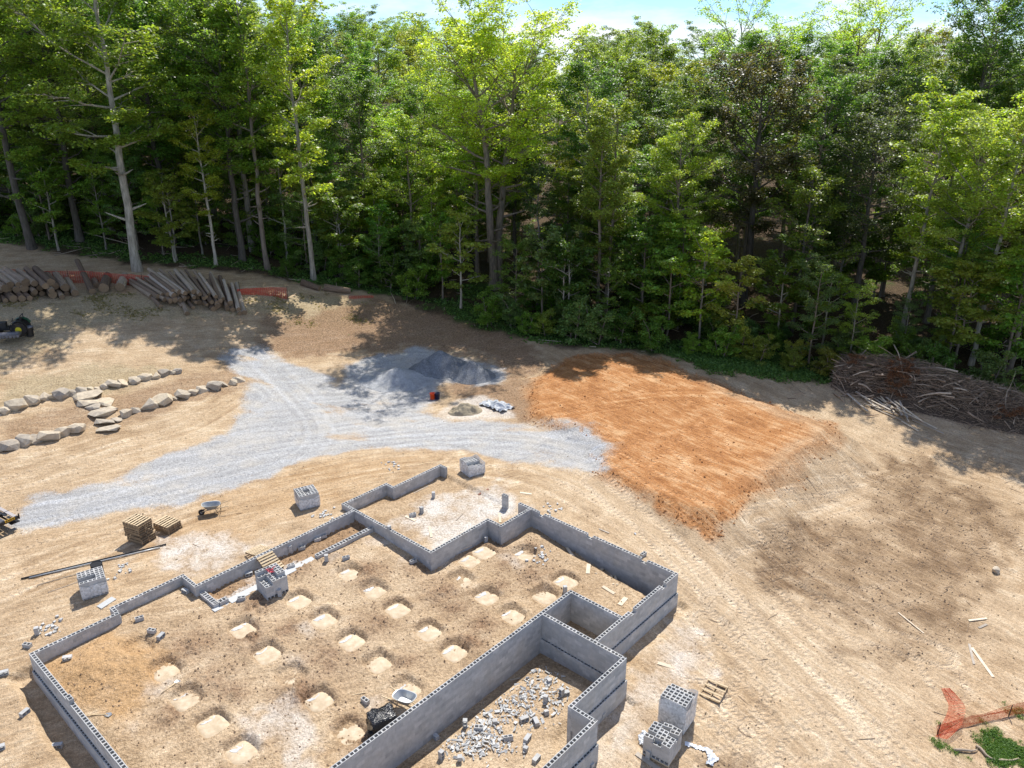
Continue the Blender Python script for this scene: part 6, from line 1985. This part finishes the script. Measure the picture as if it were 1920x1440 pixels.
# ================================================================ machines at the left edge
M_GREEN = simple_mat('green_paint', (0.012, 0.085, 0.045), 0.35, var=0.1, spec=0.5)
M_YELL = simple_mat('yellow_paint', (0.60, 0.50, 0.02), 0.4, var=0.1, spec=0.5)
M_GREYM = simple_mat('grey_metal', (0.16, 0.16, 0.18), 0.5, metal=0.4, var=0.3)
def tractor():
    p = gp(22, 628)
    e = empty('tractor', tuple(p), math.radians(18)); tag(e, 'small green tractor with yellow wheel hub at the left edge', 'tractor')
    def wheel(x, y, R, w):
        m = MB(); m.tube([(x, y - w / 2, R), (x, y - w * .42, R), (x, y + w * .42, R), (x, y + w / 2, R)], [R * .88, R, R, R * .88], 26)
        for k in range(22):
            a = 2 * math.pi * k / 22
            m.box((x + R * math.cos(a), y, R + R * math.sin(a)), (0.05, w * .95, 0.05), R=Matrix.Rotation(-a, 3, 'Y'))
        t_ = m.build('tyre', M_RUBBER, e)
        for sg in (-1, 1):
            h = MB(); h.tube([(x, y + sg * w * .40, R), (x, y + sg * w * .53, R)], [R * .42, R * .38], 20); h.tube([(x, y + sg * w * .5, R), (x, y + sg * w * .62, R)], R * .16, 10)
            h.build('hub', M_YELL, t_)
    wheel(0.8, -0.62, 0.62, 0.42); wheel(0.8, 0.62, 0.62, 0.42); wheel(-1.1, -0.55, 0.40, 0.26); wheel(-1.1, 0.55, 0.40, 0.26)
    m = MB(); m.box((-0.9, 0, 0.95), (1.4, 0.62, 0.5)); m.box((-1.5, 0, 0.85), (0.25, 0.6, 0.6)); m.build('hood', M_BLACK, e)
    m = MB(); m.box((0.2, 0, 0.66), (1.9, 0.5, 0.3)); m.build('chassis', M_BLACK, e)
    for s in (-1, 1):
        m = MB()
        for k in range(6):
            a0, a1 = math.radians(20 + k * 26), math.radians(20 + (k + 1) * 26)
            m.bar((0.8 + 0.72 * math.cos(a0), s * 0.55, 0.62 + 0.72 * math.sin(a0)), (0.8 + 0.72 * math.cos(a1), s * 0.55, 0.62 + 0.72 * math.sin(a1)), 0.44, 0.03)
        m.build('fender', M_GREEN if s > 0 else M_BLACK, e)
    m = MB(); m.box((0.65, 0, 1.02), (0.5, 0.5, 0.12)); m.box((0.92, 0, 1.25), (0.12, 0.5, 0.45)); m.build('seat', M_BLACK, e)
    m = MB(); m.tube([(1.0, -0.5, 0.8), (1.05, -0.5, 1.7), (1.05, 0.5, 1.7), (1.0, 0.5, 0.8)], 0.035, 8); m.build('roll_bar', M_BLACK, e)
    m = MB(); m.tube([(0.1, 0, 1.1), (0.32, 0, 1.32)], 0.02, 6); m.tube([(0.32 + .05 * math.sin(t) , .18 * math.cos(t), 1.32 + .17 * math.sin(t)) for t in np.linspace(0, 6.28, 17)], 0.018, 6); m.build('steering_wheel', M_BLACK, e)
    m = MB(); m.box((0.1, -1.35, 0.42), (1.9, 0.95, 0.14)); m.box((0.1, -1.35, 0.53), (1.6, 0.6, 0.08)); m.box((0.1, -0.85, 0.45), (0.3, 0.3, 0.12))
    for k in range(7): m.box((-0.7 + k * 0.27, -1.84, 0.36), (0.18, 0.03, 0.2))
    m.build('mower_deck', M_GREYM, e)
tractor()
p = gp(57, 630)
e = empty('dustbin', tuple(p)); tag(e, 'black lidded bin standing right of the green tractor', 'bin')
lathe([(0.29, 0), (0.34, 0.75), (0.37, 0.76), (0.37, 0.82)], 20).build('body', M_BLACK, e, smooth=False)
lathe([(0.385, 0.80), (0.385, 0.84), (0.30, 0.90), (0.08, 0.93)], 20).build('lid', M_GREYM, e, smooth=False)
for s in (-1, 1):
    m = MB(); m.box((s * 0.37, 0, 0.6), (0.06, 0.14, 0.04)); m.build('handle', M_BLACK, e)
def trailer():
    p = gp(40, 988)
    _f = gp(44, 972) - gp(0, 991)
    rz = math.atan2(_f[1], _f[0])
    e = empty('flatbed_trailer', tuple(p), rz); tag(e, 'black flatbed trailer with grey deck and yellow plate at the left edge', 'trailer')
    # local x runs to the rear (right in the picture); only the rear end is in view
    L, Wd, zt = 5.2, 2.1, 0.82
    x1 = -0.05
    m = MB()
    for y in (-0.06, Wd / 2 - 0.06, Wd - 0.06): m.box((x1 - L / 2, y, zt - 0.09), (L, 0.10, 0.18))
    for k in range(9): m.box((x1 - 0.06 - k * 0.64, Wd / 2 - 0.06, zt - 0.15), (0.10, Wd, 0.10))
    m.build('frame', M_BLACK, e)
    for r in range(2):
        for k in range(2):
            m = MB(); m.box((x1 - 0.55 - L / 4 - k * L / 2 + 0.0 + (0.02 if k else 0), 0.47 + r * 1.02, zt + 0.012), (L / 2 - 0.35, 0.92, 0.02)); m.build('deck_panel', M_DECK, e)
    for r in range(2):
        m = MB(); m.box((x1 - 0.14, 0.47 + r * 1.02, zt + 0.006), (0.20, 0.96, 0.03)); m.build('rear_plate', M_DECKP, e)
    for r in range(4):
        m = MB(); m.box((x1 - 0.37, 0.22 + r * 0.51, zt - 0.02), (0.16, 0.40, 0.02)); m.build('slot', M_BLACK, e)
    m = MB(); m.box((x1 - 0.50, -0.125, zt - 0.02), (0.55, 0.02, 0.16)); pl = m.build('yellow_plate', M_PLATE, e)
    m = MB()
    for k in range(4): m.box((x1 - 0.68 + k * 0.12, -0.138, zt - 0.02), (0.06, 0.006, 0.08))
    m.build('print', M_BLACK, pl)
    for y in (-0.12, Wd): 
        m = MB(); m.box((x1 + 0.02, y, zt - 0.02), (0.06, 0.06, 0.34)); m.build('stake', M_BLACK, e)
    for x in (-2.6, -3.4):
        for y in (-0.02, Wd - 0.12):
            m = MB(); m.tube([(x, y - 0.11, 0.36), (x, y - 0.09, 0.36), (x, y + 0.09, 0.36), (x, y + 0.11, 0.36)], [0.31, 0.36, 0.36, 0.31], 20); w = m.build('wheel', M_RUBBER, e)
            m = MB(); m.tube([(x, y - 0.12, 0.36), (x, y + 0.12, 0.36)], 0.17, 12); m.build('rim', M_STEEL, w)
    m = MB(); m.box((x1 - 0.3, Wd / 2, 0.42), (0.1, 1.7, 0.06)); m.box((x1 - 0.3, 0.3, 0.55), (0.08, 0.08, 0.3)); m.box((x1 - 0.3, 1.7, 0.55), (0.08, 0.08, 0.3)); m.box((x1 - 0.2, 0.15, 0.42), (0.5, 0.35, 0.06)); m.build('bumper', M_BLACK, e)
M_DECK = simple_mat('deck_steel', (0.17, 0.175, 0.19), 0.4, metal=0.5, var=0.2)
M_DECKP = simple_mat('deck_edge', (0.36, 0.33, 0.32), 0.6, var=0.15)
M_PLATE = simple_mat('plate_yellow', (0.62, 0.36, 0.02), 0.5)
trailer()

# ================================================================ ground cover, clods and sticks
def pick_verts(mask, n, seed, near=True):
    r = np.random.default_rng(seed)
    dy = np.gradient(YR); area = (half_w(YR) * dy)[:, None] * np.ones((1, NX))
    w = mask * area.ravel(); w = w / w.sum()
    i = r.choice(len(fx), n, p=w)
    j = r.uniform(-0.12, 0.12, (n, 2)) * (1 + fy[i] / 40)[:, None]
    return np.stack([fx[i] + j[:, 0], fy[i] + j[:, 1]], -1)
M_HERB = None
def herb_material(name, cols):
    t = NT(name); r = t.new('NewGeometry').outputs['Random Per Island']
    c = t.ramp(r, [(i / (len(cols) - 1), q) for i, q in enumerate(cols)])
    d = t.new('BsdfPrincipled'); t.put(d.inputs['Base Color'], c); d.inputs['Roughness'].default_value = 0.6
    tr = t.new('BsdfTranslucent'); t.put(tr.inputs['Color'], t.mix(1.0, c, (2.0, 1.8, 0.9), 'MULTIPLY'))
    mx = t.new('MixShader'); mx.inputs['Fac'].default_value = 0.4
    t.l.new(d.outputs[0], mx.inputs[1]); t.l.new(tr.outputs[0], mx.inputs[2]); t.l.new(mx.outputs[0], t.out.inputs['Surface'])
    return t.m
M_HERB = herb_material('herbs', [(0.07, 0.15, 0.03), (0.12, 0.23, 0.045), (0.17, 0.29, 0.07)])
M_HERBL = herb_material('young_grass', [(0.07, 0.15, 0.025), (0.11, 0.22, 0.035), (0.15, 0.26, 0.05)])
def herbs(mask, n, per, size, rc, label, seed, mat, name='undergrowth', cat='undergrowth'):
    Q = pick_verts(mask, n, seed + 1000)
    C = np.column_stack([Q, gz(Q[:, 0], Q[:, 1]) + rc * 0.35])
    V, F = leaves_np(C, rc, per, size, np.random.default_rng(seed), 0.7, up=0.1)
    tag(obj(name, mesh_np(name, V, F, mat)), label, cat, kind='stuff')
near_edge = ((sdf > -9) & (sdf < 0.8)).astype(float) * (fy < 112)
herbs(np.clip(m_grass, 0, 1) * near_edge * (fx < 60), 3600, 9, 0.17, 0.26, 'green herbs and grass growing along the forest edge', 51, M_HERB)
weedp = (1 - sstep(-1.0, 0.6, poly_sd(fx, fy, gpoly([(1235, 660), (1380, 672), (1500, 694), (1570, 716), (1470, 714), (1330, 698)])))) 
herbs(weedp, 520, 34, 0.15, 0.42, 'dense bluish green weeds between orange fill and wood', 52, M_HERB, 'weed_patch', 'weeds')
herbs(np.clip(m_grass, 0, 1) ** 2 * (fy < 40) * (0.2 + (fbm(fx, fy, 0.7, 3, 171) > 0)), 1100, 34, 0.05, 0.15, 'bright green weed patch at the bottom right corner', 53, M_HERBL, 'weed_patch', 'weeds')
herbs((1 - sstep(-0.6, 0.6, poly_sd(fx, fy, gpoly([(985, 628), (1095, 630), (1090, 645), (1000, 640)])))), 260, 14, 0.12, 0.12, 'bright young grass patch at the edge of the wood', 54, M_HERBL, 'grass_patch', 'grass')
herbs(m_straw * (fy < 95) * (fy > 70) * sstep(0.0, 0.5, fbm(fx, fy, 2.0, 3, 191)), 1500, 5, 0.10, 0.12, 'thin dry grass on the slope before the logs', 55, herb_material('straw', [(0.20, 0.19, 0.08), (0.34, 0.28, 0.14), (0.14, 0.17, 0.05)]), 'dry_grass', 'grass')
OCT = np.array([(1, 0, 0), (0, 1, 0), (-1, 0, 0), (0, -1, 0), (0, 0, 1), (0, 0, -0.6)], float)
OCF = np.array([(0, 1, 4), (1, 2, 4), (2, 3, 4), (3, 0, 4), (1, 0, 5), (2, 1, 5), (3, 2, 5), (0, 3, 5)])
def clods(mask, n, smin, smax, label, seed, mat, name='soil_clods', cat='soil'):
    r = np.random.default_rng(seed)
    Q = pick_verts(mask, n, seed + 1000)
    s = smin + (smax - smin) * r.random(n) ** 3
    o = OCT[None] * (0.6 + 0.8 * r.random((n, 6, 1))) * s[:, None, None]
    a = r.uniform(0, 6.28, n); ca, sa = np.cos(a)[:, None], np.sin(a)[:, None]
    x = o[:, :, 0] * ca - o[:, :, 1] * sa; y = o[:, :, 0] * sa + o[:, :, 1] * ca
    V = np.stack([x + Q[:, :1], y + Q[:, 1:], o[:, :, 2] + (gz(Q[:, 0], Q[:, 1]) + s * 0.2)[:, None]], -1).reshape(-1, 3)
    F = (OCF[None] + (np.arange(n) * 6)[:, None, None]).reshape(-1, 3)
    tag(obj(name, mesh_np(name, V, F, mat)), label, cat, kind='stuff')
site = (fy < 62) & (m_litter < 0.3)
M_CLODB = simple_mat('brown_clods', (0.34, 0.235, 0.15), 0.95, var=0.4)
M_CLODS = simple_mat('sandy_clods', (0.46, 0.34, 0.21), 0.95, var=0.35)
M_CLODO = simple_mat('orange_clods', (0.47, 0.22, 0.085), 0.95, var=0.35)
clods((m_brown + 0.25) * in_house * (fy < 60), 3600, 0.014, 0.07, 'brown soil clods strewn over the crawl space floor', 61, M_CLODB)
clods(site * (1 - m_grav) * (1 - m_orange) * (0.3 + t_msk) * (~in_any), 7000, 0.012, 0.06, 'sandy clods strewn over the open ground', 62, M_CLODS)
clods((m_dark > 0.3) * site, 3000, 0.012, 0.07, 'dark soil clods on the churned ground at the right', 63, M_CLODB)
clods(m_orange * (0.05 + sstep(-0.2, 1.2, sd_fill)), 4200, 0.012, 0.085, 'orange clay lumps on the fill and at its foot', 64, M_CLODO)
def sticks(mask, n, lmin, lmax, rad, label, seed, mat, name='wood_litter'):
    r = np.random.default_rng(seed); Q = pick_verts(mask, n, seed + 1000); acc = Acc()
    for x, y in Q:
        L = lmin + (lmax - lmin) * r.random() ** 2.5; a = r.uniform(0, 6.28)
        u = np.linspace(-0.5, 0.5, 4) * L
        X, Y = x + u * math.cos(a), y + u * math.sin(a); off = r.normal(size=4) * 0.03 * L
        X, Y = X - off * math.sin(a), Y + off * math.cos(a)
        k = rad * r.uniform(0.6, 1.5)
        acc.add(*tube_np(np.stack([X, Y, gz(X, Y) + k * 1.2], -1), np.array([k, k * .9, k * .7, k * .4]), 4))
    tag(obj(name, mesh_np(name, *acc.get(), mat)), label, 'sticks', kind='stuff')
rightside = site * (fx > 9) * (sd_fill > 1.0) * (1 - 0.6 * (road < 2.2))
sticks(rightside, 260, 0.15, 1.1, 0.014, 'broken sticks strewn over the ground at the right', 71, M_TWIG)
sticks(((sdf > -3) & (sdf < 5) & (fx > 24)).astype(float), 220, 0.3, 1.8, 0.025, 'broken branches strewn between brush pile and sand', 72, M_TWIG)
sticks(((sdf > -14) & (sdf < 0.5) & (fy < 110)).astype(float), 420, 0.5, 4.0, 0.035, 'fallen branches on the forest floor', 73, M_TWIGP, 'fallen_branches')
sticks(site * (fx < -8) * (~in_any) * (1 - m_grav), 120, 0.1, 0.6, 0.010, 'small twigs on the sand at the left', 74, M_TWIG)
# fallen grey limbs beside the weeds at the bottom right
for i, (a, b, lab) in enumerate([((1790, 1412), (1835, 1405), 'grey dead limb lying before the weeds'), ((1828, 1404), (1865, 1424), 'second grey dead limb lying before the weeds'), ((1872, 1432), (1905, 1422), 'short grey limb at the lower right corner'),
                                 ((95, 445), (130, 405), 'leaning dead limb in the wood at the left'), ((115, 425), (255, 470), 'long fallen limb in the wood left of the pale trunk'), ((180, 430), (245, 412), 'thin fallen limb behind the left log pile')]):
    A, B = gp(*a), gp(*b); c0 = (A + B) / 2
    P = [A + (B - A) * t - c0 + np.array([0.1 * math.sin(5 * t + i), 0.1 * math.cos(4 * t), 0.08 + (0.5 * t if i > 2 else 0)]) for t in np.linspace(0, 1, 6)]
    m = MB(); m.tube(P, [0.07, 0.065, 0.06, 0.05, 0.04, 0.02], 7)
    tag(m.build('dead_limb', M_TWIGP, None, tuple(c0), smooth=True), lab, 'branch', 'fallen limbs')
